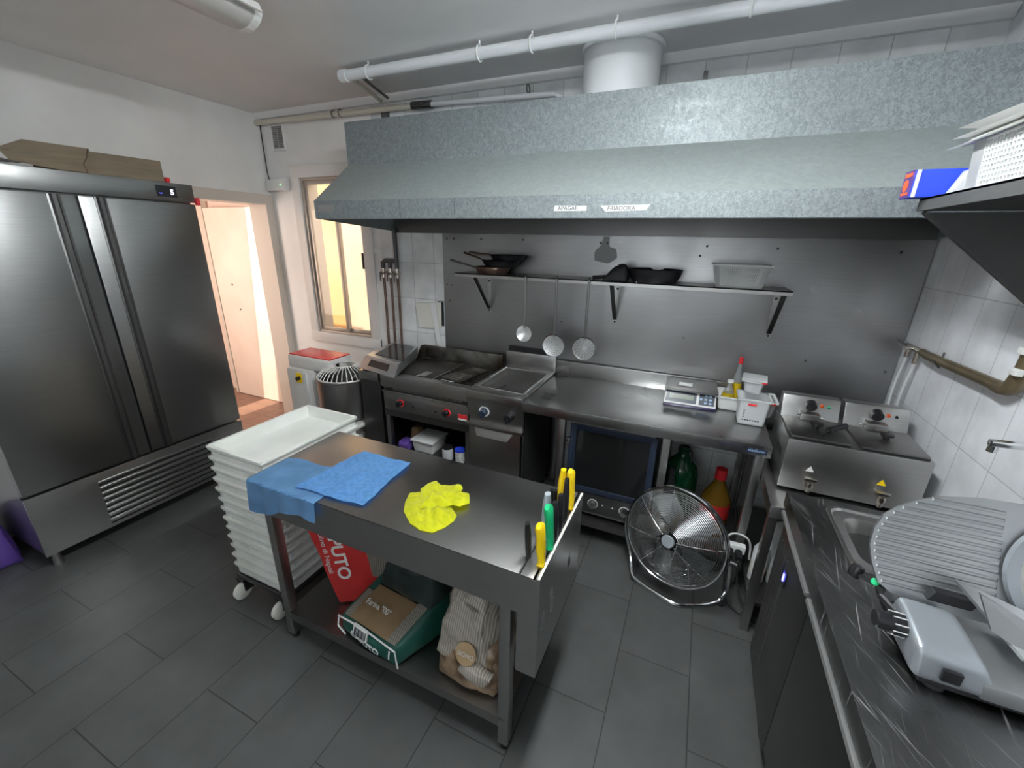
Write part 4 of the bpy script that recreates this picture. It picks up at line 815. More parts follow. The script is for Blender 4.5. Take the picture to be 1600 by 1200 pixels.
# clutter on the stand's lower shelf
t = thing('bottle', 'white bottle with a pale label behind the stand leg, left of the pair', 'bottle', (.475, 2.02, .18))
build('body', MB().lathe([(0, 0), (.035, 0), (.035, .18), (.014, .22), (.014, .25), (0, .25)], (.475, 2.05, .18), seg=20), 'gnplastic', t)
build('label', MB().lathe([(.0355, .04), (.0355, .11), (.034, .11), (.034, .04)], (.475, 2.05, .18), seg=20), 'cream', t)
t = thing('bottle', 'clear bottle with wrinkled label on the stand shelf, right of the pair', 'bottle', (.56, 2.02, .18))
build('body', MB().lathe([(0, 0), (.038, 0), (.038, .17), (.015, .22), (.015, .27), (0, .27)], (.56, 2.06, .18), seg=20), 'gnplastic', t)
build('label', MB().lathe([(.0385, .03), (.0385, .09), (.037, .09), (.037, .03)], (.56, 2.06, .18), seg=20), 'paper', t)
solo('plastic_bag', MB().puff([(.50, 2.12, .182), (.60, 2.12, .182), (.60, 2.2, .182), (.50, 2.2, .182), (.52, 2.12, .42), (.60, 2.12, .45), (.60, 2.2, .45), (.52, 2.2, .42)], 8, .03, .012), 'gnplastic', 'crumpled pale plastic bag on the stand shelf behind the bottles', 'bag')
solo('carton', B(.62, .70, 1.98, 2.06, .182, .30, bev=.003), 'orange', 'orange and white carton on the stand shelf', 'carton')
# ------------------------------------------------------------------ floor fan
fc = Vector((.067, 1.965, .352)); fn = Vector((-.32, -.92, .21)).normalized(); fa = Vector((0, 0, 1)).cross(fn).normalized(); fu = fn.cross(fa)
FM = Matrix(((fa.x, fu.x, fn.x, fc.x), (fa.y, fu.y, fn.y, fc.y), (fa.z, fu.z, fn.z, fc.z), (0, 0, 0, 1)))
t = thing('floor_fan', 'round chrome floor fan tilted up in front of the work table', 'fan', (.1, 2.0, 0))
def fl(x, y, z): return FM @ Vector((x, y, z))
def arc(r, z, n=48): return [fl(r*math.cos(2*PI*i/n), r*math.sin(2*PI*i/n), z) for i in range(n)]
R = .255
build('cage_ring', MB().tube(arc(R, 0), .008, 8, closed=True).tube(arc(R, -.03), .005, 6, closed=True), 'chrome', t)
m = MB()
for i in range(27):
    q = .05+i*(R-.055)/27; z = .075*(1-(q/R)**2.2); m.tube(arc(q, z, 40), .0016, 4, closed=True)
build('front_grille', m, 'chrome', t)
m = MB()
for i in range(8):
    a = 2*PI*i/8+.2; m.tube([fl(q*math.cos(a), q*math.sin(a), .075*(1-(q/R)**2.2)-.002) for q in (.04, .09, .14, .19, .225, .25)], .0022, 6)
build('grille_spoke', m, 'chrome', t)
m = MB()
for i in range(10):
    q = .04+i*(R-.05)/10; m.tube(arc(q, -.10*(1-(q/R)**3), 40), .0012, 4, closed=True)
for i in range(12):
    a = 2*PI*i/12; m.tube([fl(q*math.cos(a), q*math.sin(a), -.10*(1-(q/R)**3)) for q in (.04, .12, .18, .22, .25)], .002, 4)
build('rear_grille', m, 'chrome', t)
build('badge', MB().lathe([(0, .006), (.030, .005), (.033, 0), (.033, -.004), (0, -.004)], fl(0, 0, .078), fn, 28), 'greyh', t); t.children[-1]['label'] = 'grey round centre cap'
build('motor', MB().lathe([(0, -.13), (.05, -.13), (.055, -.10), (.055, -.05), (.03, -.03), (.03, .02), (0, .03)], fc, fn, 24), 'black', t)
for i in range(5):
    a0 = 2*PI*i/5+.5
    def bl(u, v, a0=a0):
        rr = .03+u*.185; wd = .75*math.sin(min(1, u*1.15+.12)*PI*.78)**.8; a = a0+(v-.5)*wd*1.15+.35*u; return fl(rr*math.cos(a), rr*math.sin(a), -.02+.028*(v-.5)*2*(1-.4*u))
    build('blade', MB().grid(bl, 10, 8, .002), 'alu', t)
L0 = fl(-R-.015, 0, -.02) if fl(-R, 0, 0).x < fl(R, 0, 0).x else fl(R+.015, 0, -.02); R0 = fl(R+.015, 0, -.02) if fl(-R, 0, 0).x < fl(R, 0, 0).x else fl(-R-.015, 0, -.02)
build('base_tube', MB().tube([L0, L0+Vector((0, .0, -.12)), (-.135, 2.06, .10), (-.115, 1.99, .022), (-.08, 1.955, .014), (.10, 1.880, .014), (.15, 1.880, .014), (.29, 1.955, .014), (.33, 1.99, .018), (.352, 2.0, .06), (R0.x+.02, R0.y+.02, .20), R0], .011, 10, smooth=2), 'chrome', t)
build('pivot_knob', MB().cyl(L0-fa*.0, L0+(L0-fc).normalized()*.03, .014), 'black', t); build('pivot_knob', MB().cyl(R0, R0+(R0-fc).normalized()*.03, .014), 'black', t)
for x, y in ((-.10, 1.975), (.345, 1.99)): build('rubber_foot', MB().cyl((x, y, 0), (x, y, .02), .014), 'rubber', t)
# ------------------------------------------------------------------ fridge
fr = thing('upright_fridge', 'tall double door stainless fridge against the left wall', 'fridge', (-3.3, 1.22, 0))
FX = -3.02; F0, F1 = .645, 1.80
build('cabinet', B(XL+.02, FX-.045, F0+.005, F1-.005, .105, 2.0), 'steel_fridge', fr)
build('header', B(XL+.02, FX, F0, F1, 1.968, 2.072, bev=.003), 'steel_fridge', fr)
ds = build('display', B(FX, FX+.003, 1.592, 1.70, 1.990, 2.052), 'black', fr)
text('digit', '5', .042, (FX+.0035, 1.665, 2.005), (0, 1, 0), (0, 0, 1), 'led', ds, bold=.001)
text('digit', '-.-', .020, (FX+.0035, 1.605, 2.005), (0, 1, 0), (0, 0, 1), 'ledblue', ds)
for y0, y1, hy in ((F0+.003, 1.215, 1.13), (1.225, F1-.003, 1.315)):
    dr = build('door', MB().box(FX-.04, FX, y0, y1, .475, 1.960, bev=.006), 'steel_fridge', fr)
    build('gasket', B(FX-.046, FX-.041, y0+.01, y1-.01, .48, 1.955), 'black', dr)
    build('handle', MB().box(FX-.001, FX+.004, hy-.026, hy+.026, .477, 1.958, bev=.001).prism([(FX+.002, hy-.018, .477), (FX+.022, hy-.012, .477), (FX+.022, hy+.004, .477), (FX+.002, hy+.018, .477)], (0, 0, 1.481)), 'steel_dark', dr)
build('centre_gap', B(FX-.04, FX-.02, 1.212, 1.228, .47, 1.96), 'black', fr)
pl = build('plinth', B(FX-.02, FX, F0, F1, .102, .462, bev=.003), 'steel_y', fr)
m = MB(); g = MB()
for i in range(8):
    z = .125+i*.037; m.box(FX, FX+.010, .937, 1.566, z+.014, z+.027, bev=.003); g.box(FX-.0005, FX+.0015, .937, 1.566, z, z+.0135)
build('louvre', m, 'steel_y', pl); build('louvre_slot', g, 'black', pl)
for y in (F0+.05, F1-.05):
    for x in (FX-.07, XL+.08): build('foot', MB().cyl((x, y, 0), (x, y, .105), .022, .018), 'steel_z', fr)
# things on top of the fridge
ct = 2.073
t = thing('cardboard_box', 'flattened brown cardboard box on top of the fridge', 'cardboard', (-3.1, 1.4, ct))
build('body', MB().hexa([(-3.32, 1.20, ct), (-3.035, 1.20, ct), (-3.035, 1.66, ct), (-3.32, 1.66, ct), (-3.32, 1.20, ct+.11), (-3.045, 1.20, ct+.108), (-3.045, 1.665, ct+.115), (-3.32, 1.66, ct+.11)], bev=.003), 'cardboard', t)
build('flap', MB().hexa([(-3.06, 1.03, ct+.02), (-3.02, 1.19, ct), (-3.015, 1.30, ct+.004), (-3.03, 1.20, ct+.01), (-3.06, 1.0, ct+.07), (-3.02, 1.08, ct+.115), (-3.015, 1.325, ct+.118), (-3.03, 1.2, ct+.118)]), 'cardboard', t)
build('flap_edge', MB().tube([(-3.014, 1.295, ct+.005), (-3.012, 1.285, ct+.04), (-3.013, 1.305, ct+.07), (-3.014, 1.32, ct+.115)], .004, 5), 'copper', t)
solo('red_clip', B(-3.06, -3.025, 1.665, 1.685, ct, ct+.028, bev=.004), 'red', 'small red clip on the fridge top beside the cardboard', 'clip')
solo('red_latch', B(-3.03, -3.0, F1+.001, F1+.018, 1.955, 2.0, bev=.003), 'red', 'red tab on the upper right corner of the fridge', 'tab')
for i, (z, yy, lab) in enumerate(((0, 1.13, 'crumpled white paper sheet, lower of two beside the cardboard on the fridge'), (.045, 1.06, 'crumpled white paper sheet lying on the other beside the cardboard'))):
    solo('paper_sheet', MB().grid(lambda u, v: Vector((-3.04-.30*u, .66+(yy-.66)*v, ct+.028+z+.012*math.sin(v*5+u*3+i)+.02*(1-v)+.008*noise.noise(Vector((u*6, v*6, i))))), 12, 12, .002), 'paper', lab, 'paper')
solo('bag', MB().puff([(-3.60, .45, .003), (-3.30, .45, .003), (-3.30, .62, .003), (-3.60, .62, .003), (-3.58, .47, .25), (-3.34, .47, .22), (-3.34, .6, .22), (-3.58, .6, .25)], 10, .03, .012), 'boxpurple', 'purple and white bag on the floor at the left end of the fridge', 'bag')
# ------------------------------------------------------------------ tray trolley
dl = thing('dolly', 'low wheeled dolly under the stack of dough trays', 'dolly', (-1.77, 1.265, 0))
build('frame', MB().box(-1.955, -1.585, .985, 1.545, .118, .14, bev=.003), 'steel_dark', dl)
for x, y in ((-1.925, 1.0), (-1.645, 1.0), (-1.925, 1.50), (-1.645, 1.50)):
    c = build('caster', MB().box(x-.026, x+.026, y-.026, y+.026, .108, .118).box(x-.022, x-.017, y-.02, y+.025, .045, .11).box(x+.017, x+.022, y-.02, y+.025, .045, .11), 'steel_dark', dl)
    build('wheel', MB().lathe([(0, -.016), (.036, -.016), (.045, -.010), (.045, .010), (.036, .016), (0, .016)], (x, y-.02, .0455), (1, 0, 0), 24), 'cream', c)
tr = thing('dough_tray', 'white plastic dough tray, topmost of the stack on the dolly', 'tray', (0, 0, 0), group='stacked dough trays')
TX, TY, TH = .372, .562, .0715
m = MB(); a, b = TX/2-.012, TY/2-.012
m.box(-a, a, -b, b, .004, .010)
m.box(-a, -a+.004, -b, b, .004, TH); m.box(a-.004, a, -b, b, .004, TH); m.box(-a, a, -b, -b+.004, .004, TH); m.box(-a, a, b-.004, b, .004, TH)
for sx in (-.7, -.25, .25, .7): m.box(sx*a-.003, sx*a+.003, -b-.0025, -b+.001, .008, TH-.02)
for sy in (-.8, -.4, 0, .4, .8): m.box(a-.001, a+.0025, sy*b-.003, sy*b+.003, .008, TH-.02); m.box(-a-.0025, -a+.001, sy*b-.003, sy*b+.003, .008, TH-.02)
build('body', m, 'tray', tr, w=False, smooth=False)
m = MB()
def rimprof(p, q):
    d = (Vector(q)-Vector(p)).normalized(); n_ = Vector((d.y, -d.x, 0))
    P = [Vector(p), Vector(p)+n_*.004+Vector((0, 0, 0)), Vector(p)+n_*.012+Vector((0, 0, TH-.010)), Vector(p)+n_*.012+Vector((0, 0, TH)), Vector(p)+Vector((0, 0, TH)), Vector(p)+n_*-.001+Vector((0, 0, TH-.018))]
    P[0] = Vector(p)+Vector((0, 0, TH-.026)); P[1] = Vector(p)+n_*.003+Vector((0, 0, TH-.028)); P.pop()
    m.prism(P, Vector(q)-Vector(p))
e_ = .014
rimprof((-a-e_*0, -b, 0), (a, -b, 0)); rimprof((a, -b, 0), (a, b, 0)); rimprof((a, b, 0), (-a, b, 0)); rimprof((-a, b, 0), (-a, -b, 0))
for sx in (-1, 1):
    for sy in (-1, 1): m.prism([(sx*a, sy*b, TH-.026), (sx*(a+.012), sy*b, TH-.010), (sx*(a+.010), sy*(b+.010), TH-.010), (sx*a, sy*(b+.012), TH-.010)], (0, 0, .010))
build('rim', m, 'tray', tr, w=False, smooth=False)
NT = 13; pitch = (.87-.142-TH)/(NT-1)
ordn = ['second', 'third', 'fourth', 'fifth', 'sixth', 'seventh']
for i in range(NT):
    z = .142+pitch*(NT-1-i); jx = random.uniform(-.003, .003) if i else 0; jy = random.uniform(-.004, .004) if i else 0; loc = (-1.77+jx, 1.265+jy, z)
    if i == 0: tr.location = loc; continue
    lab = 'white plastic dough tray, '+(ordn[i-1]+' from the top of the stack' if i <= 6 else ('lowest of the stack, resting on the dolly' if i == 12 else ordn[11-i]+' from the bottom of the stack'))
    dup(tr, loc, 0, lab)
# ------------------------------------------------------------------ island table
it = thing('island_table', 'stainless island table with lower shelf in the middle of the floor', 'table', (-.93, 1.15, 0))
IX0, IX1, IY0, IY1, IZ = -1.565, -.297, .908, 1.395, .85
build('tabletop', B(IX0, -.366, IY0, IY1, IZ-.006, IZ, bev=.002), 'steel_top', it)
build('apron', MB().box(IX0, -.366, IY0, IY0+.006, .70, IZ-.006).box(IX0, -.366, IY1-.006, IY1, .70, IZ-.006).box(IX0, IX0+.006, IY0, IY1, .70, IZ-.006), 'steel', it)
hb = build('knife_holder', MB().box(-.359, -.318, IY0, IY1, IZ-.008, IZ, bev=.001).box(-.311, IX1, IY0, IY1, IZ-.008, IZ, bev=.001).box(IX1-.004, IX1, IY0, IY1, .455, IZ-.008).box(-.362, IX1-.004, IY0, IY0+.004, .455, IZ-.008).box(-.362, IX1-.004, IY1-.004, IY1, .455, IZ-.008).box(-.366, -.362, IY0, IY1, .455, IZ-.001).box(-.362, IX1-.004, IY0+.004, IY1-.004, .455, .459), 'steel_y', it)
build('edge_strip', B(IX1-.008, IX1, IY0, IY1, IZ+.0005, IZ+.003), 'cream', hb); hb.children[0]['label'] = 'pale edge strip'
for x0 in (-1.52, -.432):
    for y0 in (IY0+.012, IY1-.052): build('leg', B(x0, x0+.04, y0, y0+.04, .03, .70 if x0 < -1 else IZ-.01, bev=.002), 'steel_z', it)
    for y0 in (IY0+.032, IY1-.032): build('foot', MB().cyl((x0+.02, y0, 0), (x0+.02, y0, .03), .016), 'black', it)
build('shelf', MB().box(-1.50, -.41, IY0+.012, IY1-.012, .158, .165).box(-1.48, -.432, IY0+.012, IY0+.018, .12, .158).box(-1.48, -.432, IY1-.018, IY1-.012, .12, .158), 'steel_top', it)
# knives in the slots
def knife(x, y, lean, hl, m_, label, hook=True, wd=.013, hm=.92):
    hl *= 1.12; wd *= 1.25
    t = thing('knife', label, 'knife', (x, y, IZ), (lean[1], lean[0], 0), 'knives in the island table slots')
    prof = [(-.004, -.002), (.0, .0), (.004, hl*.15), (0, hl*.4), (.002, hl*.7), (-.002, hl*.93), (-.010, hl)] if hook else [(0, 0), (0, hl*.3), (0, hl*.7), (0, hl)]
    mb = MB(); pts = [(0, a*1.3, b) for a, b in prof]; rr = [wd*.95, wd*.85, wd*.8, wd, wd*.95, wd*1.05, wd*.55] if hook else [wd*.8, wd, wd, wd*.7]
    mb.tube(pts, rr, 12); 
    for v in mb.b.verts: v.co.x *= .72
    build('handle', mb, m_, t, w=False)
    build('blade', B(-.001, .001, -.016, .016, -.22, 0), 'chrome', t, w=False)
    if m_ == 'black': build('rivet', MB().cyl((-.009, 0, hl*.3), (.009, 0, hl*.3), .003, seg=8).cyl((-.009, 0, hl*.65), (.009, 0, hl*.65), .003, seg=8), 'chrome', t, w=False)
SA, SB = -.3625, -.3145
knife(SA, .985, (-.05, .05), .115, 'black', 'black handled knife alone in the inner slot nearest the front edge', False, .011)
knife(SB, .965, (-.10, -.10), .125, 'yellow', 'yellow handled knife nearest the front of the island table', True, .016)
knife(SA, 1.135, (.02, .0), .125, 'greyh', 'grey handled knife in the inner slot', False, .016)
knife(SB, 1.045, (-.12, -.12), .135, 'green', 'green handled knife in the outer slot behind the near yellow one', True, .016)
knife(SB, 1.095, (-.08, -.12), .12, 'black', 'black handled knife just behind the green one', False, .013)
knife(SA, 1.185, (.0, -.02), .11, 'black', 'short black handled knife behind the grey one in the inner slot', False, .012)
knife(SA, 1.215, (.05, .0), .095, 'black', 'black handled knife in the inner slot between the grey and the far yellow ones', False, .011)
knife(SB, 1.145, (-.05, -.10), .12, 'black', 'black handled knife in the middle of the outer slot', False, .013)
knife(SB, 1.205, (-.05, -.15), .14, 'black', 'long black handled knife in the outer slot before the far yellow one', False, .012)
knife(SA, 1.30, (.03, -.05), .125, 'yellow', 'yellow handled knife in the inner slot, far end', False, .016)
knife(SB, 1.275, (-.10, -.20), .135, 'yellow', 'yellow hook handled knife in the outer slot, far end', True, .016)
# cloths
def c1f(u, v):
    xf = -1.553+.375*u; hz = .140-.065*u+.012*math.sin(u*7); bx = -1.553+.36*u; by = 1.09+.05*u+.01*math.sin(u*9); tot = hz+(by-.9); s = v*tot
    n_ = .003*noise.noise(Vector((u*5, v*5, 3)))
    if s < hz: return Vector((xf+.01*math.sin(u*9)*(1-s/hz)-(.006*(1-s/hz)), .899-.004-abs(.010*math.sin(u*11+1)*(1-s/hz)), IZ-hz+s+.003))
    q = (s-hz)/(tot-hz); return Vector((xf+(bx-xf)*q, .899+(by-.899)*q, IZ+.0035+abs(n_)+.002*math.sin(u*8)*math.sin(v*9)**2))
def c1g(u, v):
    p = c1f(u, v); return p
solo('cleaning_cloth', MB().grid(c1g, 40, 40, .0022), 'bluefade', 'faded blue cloth draped over the front left corner of the island table', 'cloth')
def c2f(u, v):
    A, Bq, C_, D = Vector((-1.325, .935)), Vector((-1.004, .957)), Vector((-1.04, 1.283)), Vector((-1.293, 1.275))
    p = A.lerp(Bq, u).lerp(D.lerp(C_, u), v); p.x += .006*math.sin(v*6)*(1-u)+.003*math.sin(v*9)*u; p.y += .003*math.sin(u*8)-.014*math.sin(u*PI)*(1-v)*0
    e = (u*(1-u)*v*(1-v))**.25; edge = max(0, 1-min(u, 1-u, v, 1-v)*14)
    base = .0095 if p.x < -1.14 and p.y < 1.16 else .0065
    return Vector((p.x, p.y, IZ+base+.003*noise.noise(Vector((u*6, v*6, 9)))+.003*edge*abs(math.sin((u+v)*13))))
solo('cleaning_cloth', MB().grid(c2f, 40, 40, .003), 'blue', 'bright blue folded cloth lying flat on the island table', 'cloth')
yo = [(-.905, 1.102), (-.885, 1.05), (-.854, 1.0), (-.793, .955), (-.74, .940), (-.695, .946), (-.672, .985), (-.662, 1.03), (-.668, 1.06), (-.72, 1.10), (-.80, 1.12), (-.85, 1.135), (-.875, 1.125)]
y2 = [(-.865, 1.12), (-.862, 1.16), (-.846, 1.195), (-.81, 1.175), (-.775, 1.190), (-.745, 1.215), (-.722, 1.195), (-.715, 1.165), (-.680, 1.170), (-.650, 1.120), (-.672, 1.085), (-.70, 1.085), (-.735, 1.045), (-.775, 1.03), (-.80, 1.015), (-.815, 1.05), (-.84, 1.08)]
def blob(P, c, z0, hmax, seed):
    c = Vector(c); n_ = len(P)
    def f(u, v):
        q = u*n_; i = int(q) % n_; a_ = Vector(P[i]).lerp(Vector(P[(i+1) % n_]), q-int(q)); p = c.lerp(a_, v)
        k = abs(noise.noise(Vector((p.x*13, p.y*17, seed))))*1.7; fold = 1-abs(math.sin(p.x*62+p.y*31+4*noise.noise(Vector((p.x*8, p.y*8, seed)))))
        h = hmax*(1-v**3)*(.35+.65*k)+.007*fold*(1-v**4)+.004*abs(noise.noise(Vector((p.x*45, p.y*45, seed))))
        return Vector((p.x, p.y, IZ+z0+h))
    return f
m = MB().grid(blob(yo, (-.775, 1.04), .003, .030, 1), 120, 24, .0025)
yc = solo('cleaning_cloth', m, 'yellowcloth', 'crumpled bright yellow cloth on the island table', 'cloth')
build('folded_layer', MB().grid(blob(y2, (-.76, 1.11), .022, .030, 7), 120, 24, .0025), 'yellowcloth', yc, w=True)
# flour sacks on the island shelf
zs = .1665
def sub(p, q, r_, s_, u, v): return (Vector(p).lerp(Vector(q), u)).lerp(Vector(s_).lerp(Vector(r_), u), v)
sk = thing('flour_sack', 'green and brown flour sack lying at the front of the island shelf', 'flour sack', (-1.02, 1.13, zs))
c8 = [(-1.195, .955, zs+.012), (-.875, .915, zs+.012), (-.775, 1.18, zs+.012), (-1.17, 1.20, zs+.012), (-1.20, .965, zs+.072), (-.888, .925, zs+.080), (-.79, 1.17, zs+.20), (-1.10, 1.19, zs+.20)]
sb = build('body', MB().puff(c8, 22, .022, .006, 8), 'bag_green', sk)
# printed panels follow the sack's top and front faces
def patch(mb, q, u0, u1, v0, v1, off, bul, nm, mm, par, n=10):
    A, Bq, C_, D = [Vector(x) for x in q]; nn = (Bq-A).cross(D-A).normalized()
    def f(u, v):
        uu, vv = u0+(u1-u0)*u, v0+(v1-v0)*v; p = A.lerp(Bq, uu).lerp(D.lerp(C_, uu), vv)
        e = ((1-(2*uu-1)**2)*(1-(2*vv-1)**2)); return p+nn*(off+bul*max(e, 0)**.5)
    return build(nm, MB().grid(f, n, n, .001), mm, par)
top = [c8[4], c8[5], c8[6], c8[7]]; fro = [c8[0], c8[1], c8[5], c8[4]]
patch(None, top, .14, .84, .03, .62, .003, .022, 'brown_panel', 'bag_tan', sk)
patch(None, top, .02, .14, .03, .50, .003, .022, 'pale_stripes', 'stripe', sk)
patch(None, top, .84, .98, .03, .85, .003, .022, 'pale_stripes', 'stripe', sk)
patch(None, top, .14, .84, .62, .98, .004, .022, 'black_panel', 'bag_black', sk)
build('edge_seam', MB().tube([Vector(c8[4])+Vector((-.012, -.012, .004)), (-1.05, .935, zs+.092), Vector(c8[5])+Vector((.01, -.012, .004)), Vector(c8[1])+Vector((.012, -.010, -.0))], .0038, 6), 'paper', sk)
build('edge_seam', MB().tube([Vector(c8[4])+Vector((-.014, -.006, .0)), Vector(c8[0])+Vector((-.014, -.012, .02)), Vector(c8[0])+Vector((.03, -.018, -.004))], .0038, 6), 'paper', sk)
tx_ = text('lettering', 'CAPUTO', .043, (-1.135, .912, zs+.016), (.335, -.04, -.0), (0, -.15, 1), 'tape', sk, bold=.0015, wrap=sb)
text('lettering', '1', .050, (-.925, .888, zs+.028), (.335, -.04, 0), (0, -.15, 1), 'tape', sk, bold=.001, wrap=sb)
build('code_label', MB().hexa([(-1.105, .920, zs+.055), (-1.025, .911, zs+.055), (-1.025, .921, zs+.055), (-1.105, .930, zs+.055), (-1.105, .935, zs+.095), (-1.025, .925, zs+.095), (-1.025, .935, zs+.095), (-1.105, .945, zs+.095)]), 'paper', sk)
m = MB()
for i in range(10):
    x = -1.097+i*.0068; w_ = .003 if i % 3 else .0045; y_ = .9195-.112*(x+1.105); m.hexa([(x, y_-.001, zs+.060), (x+w_, y_-.001, zs+.060), (x+w_, y_+.003, zs+.060), (x, y_+.003, zs+.060), (x, y_+.0105, zs+.090), (x+w_, y_+.0105, zs+.090), (x+w_, y_+.0145, zs+.090), (x, y_+.0145, zs+.090)])
build('bar_code', m, 'ink', sk)
def along(p, q, t_): return Vector(p).lerp(Vector(q), t_)
tn = (Vector(c8[5])-Vector(c8[4])).cross(Vector(c8[7])-Vector(c8[4])).normalized()
pt = Vector(c8[4]).lerp(Vector(c8[5]), .22).lerp(Vector(c8[7]).lerp(Vector(c8[6]), .22), .30)+tn*.034
text('lettering', 'Farina "00"', .032, pt, Vector(c8[5])-Vector(c8[4]), Vector(c8[7])-Vector(c8[4]), 'tape', sk)
pt = Vector(c8[4]).lerp(Vector(c8[5]), .30).lerp(Vector(c8[7]).lerp(Vector(c8[6]), .30), .68)+tn*.04
text('lettering', 'Napoletana', .028, pt, Vector(c8[5])-Vector(c8[4]), Vector(c8[7])-Vector(c8[4]), 'greyh', sk)
solo('black_bag', MB().puff([(-1.06, 1.07, zs+.205), (-.80, 1.05, zs+.20), (-.76, 1.16, zs+.225), (-1.02, 1.17, zs+.225), (-1.02, 1.09, zs+.33), (-.82, 1.07, zs+.36), (-.78, 1.15, zs+.40), (-.98, 1.17, zs+.38)], 14, .022, .016), 'bag_black', 'crumpled black plastic bag lying on top of the green flour sack', 'bag')
rs = thing('flour_sack', 'red flour sack with white lettering leaning behind the green one', 'flour sack', (-1.25, 1.22, zs))
r8 = [(-1.345, 1.07, zs+.01), (-1.11, 1.03, zs+.01), (-1.00, 1.36, zs+.01), (-1.36, 1.37, zs+.01), (-1.545, 1.02, .64), (-1.10, 1.06, .64), (-1.05, 1.30, .63), (-1.42, 1.34, .64)]
r8 = [(-1.36, 1.10, zs+.008), (-1.14, 1.03, zs+.008), (-1.13, 1.20, zs+.008), (-1.38, 1.26, zs+.008), (-1.47, 1.09, .665), (-1.06, .99, .61), (-1.10, 1.22, .62), (-1.46, 1.28, .665)]
r8 = [(-1.31, 1.05, zs+.012), (-1.02, 1.235, zs+.012), (-.98, 1.34, zs+.012), (-1.27, 1.19, zs+.012), (-1.52, 1.06, .655), (-.96, 1.215, .61), (-.93, 1.33, .61), (-1.49, 1.20, .655)]
rb = build('body', MB().puff(r8, 18, .020, .008, 8, 3), 'bag_red', rs)
rf = [r8[0], r8[1], r8[5], r8[4]]; rn = (Vector(rf[1])-Vector(rf[0])).cross(Vector(rf[3])-Vector(rf[0])).normalized()
updir = (Vector(rf[3])-Vector(rf[0])).normalized()
rd = Vector((.23, 0, -1)).normalized(); ry = rn.cross(rd)
p0 = Vector((-1.40, 1.0, .70)); p0 = p0-rn*((p0-Vector(rf[0])).dot(rn)-.050)
text('lettering', 'CAPUTO', .082, p0+ry*.034+rd*.085, rd, ry, 'tape', rs, bold=.002, wrap=rb)
text('lettering', 'Il Mulino di Napoli', .034, p0-ry*.006+rd*.12, rd, ry, 'tape', rs, wrap=rb)
patch(None, rf, .52, .70, .30, 1.0, .002, .024, 'pale_stripes', 'stripe', rs)
bs = thing('food_sack', 'striped translucent plastic sack of brown food at the right end of the island shelf', 'sack', (-.58, 1.12, zs))
b8 = [(-.71, .97, zs+.012), (-.475, .965, zs+.012), (-.455, 1.25, zs+.012), (-.72, 1.25, zs+.012), (-.69, .99, zs+.20), (-.48, .985, zs+.19), (-.47, 1.22, zs+.27), (-.68, 1.22, zs+.29)]
build('lower_body', MB().puff(b8, 18, .030, .012, 11, 5), 'brownbag', bs)
b9 = [(-.72, .965, zs+.115), (-.50, .958, zs+.15), (-.445, 1.25, zs+.15), (-.725, 1.25, zs+.12), (-.66, 1.02, zs+.37), (-.54, 1.02, zs+.33), (-.50, 1.22, zs+.35), (-.66, 1.22, zs+.40)]
build('striped_wrap', MB().puff(b9, 20, .026, .018, 12, 8), 'stripe', bs)
build('round_sticker', MB().lathe([(0, .004), (.040, .002), (.042, 0), (0, 0)], (-.575, .945, zs+.20), (0, -1, .45), 28), 'bag_tan', bs)
text('lettering', 'SIGNO', .022, (-.605, .935, zs+.197), (1, 0, 0), (0, .45, 1), 'tape', bs)
build('tied_end', MB().puff([(-.60, .925, zs+.13), (-.50, .925, zs+.10), (-.50, .96, zs+.10), (-.60, .96, zs+.13), (-.57, .93, zs+.165), (-.47, .93, zs+.14), (-.47, .96, zs+.14), (-.57, .96, zs+.165)], 8, .008, .008), 'stripe', bs)
# ------------------------------------------------------------------ right counter with sink
CX, CY1, CY0 = .432, 1.735, -.45
cn = thing('fridge_counter', 'long stainless refrigerated counter with sink along the right wall', 'counter', (.73, .7, 0))
SX0, SX1, SY0, SY1 = .555, .90, 1.345, 1.685
m = MB().box(CX, SX0, CY0, CY1, .81, .87); m.box(SX1, XR-.003, CY0, CY1, .81, .87); m.box(SX0, SX1, CY0, SY0, .81, .87); m.box(SX0, SX1, SY1, CY1, .81, .87)
build('worktop', m, 'steel_counter', cn, smooth=False)
def rr(x0, x1, y0, y1, r, z, n=6):
    P = []
    for cx, cy, a0 in ((x1-r, y1-r, 0), (x0+r, y1-r, PI/2), (x0+r, y0+r, PI), (x1-r, y0+r, 3*PI/2)):
        P += [Vector((cx+r*math.cos(a0+PI/2*i/n), cy+r*math.sin(a0+PI/2*i/n), z)) for i in range(n+1)]
    return P
def loft(mb, rings, cap=True):
    V = [[mb.b.verts.new(p) for p in r_] for r_ in rings]; n = len(V[0])
    for A_, B_ in zip(V, V[1:]):
        for i in range(n): mb.b.faces.new((A_[i], A_[(i+1) % n], B_[(i+1) % n], B_[i]))
    if cap: mb.b.faces.new(V[-1])
    return mb
snk = build('sink_bowl', loft(MB(), [rr(SX0-.012, SX1+.012, SY0-.012, SY1+.012, .05, .8705), rr(SX0-.010, SX1+.010, SY0-.010, SY1+.010, .048, .8735), rr(SX0, SX1, SY0, SY1, .045, .8735), rr(SX0+.006, SX1-.006, SY0+.006, SY1-.006, .042, .866), rr(SX0+.03, SX1-.03, SY0+.03, SY1-.03, .06, .862), rr(SX0+.04, SX1-.04, SY0+.04, SY1-.04, .06, .84), rr(SX0+.045, SX1-.045, SY0+.045, SY1-.045, .06, .74), rr(SX0+.075, SX1-.075, SY0+.075, SY1-.075, .05, .715)]), 'steel_y', cn)
build('drain', MB().lathe([(0, .003), (.02, .003), (.032, .001), (.034, 0)], (.72, 1.5, .7155), seg=24), 'chrome', snk)
build('cabinet', B(CX+.03, XR-.003, CY0+.01, CY1-.02, .08, .81), 'steel_dark', cn)
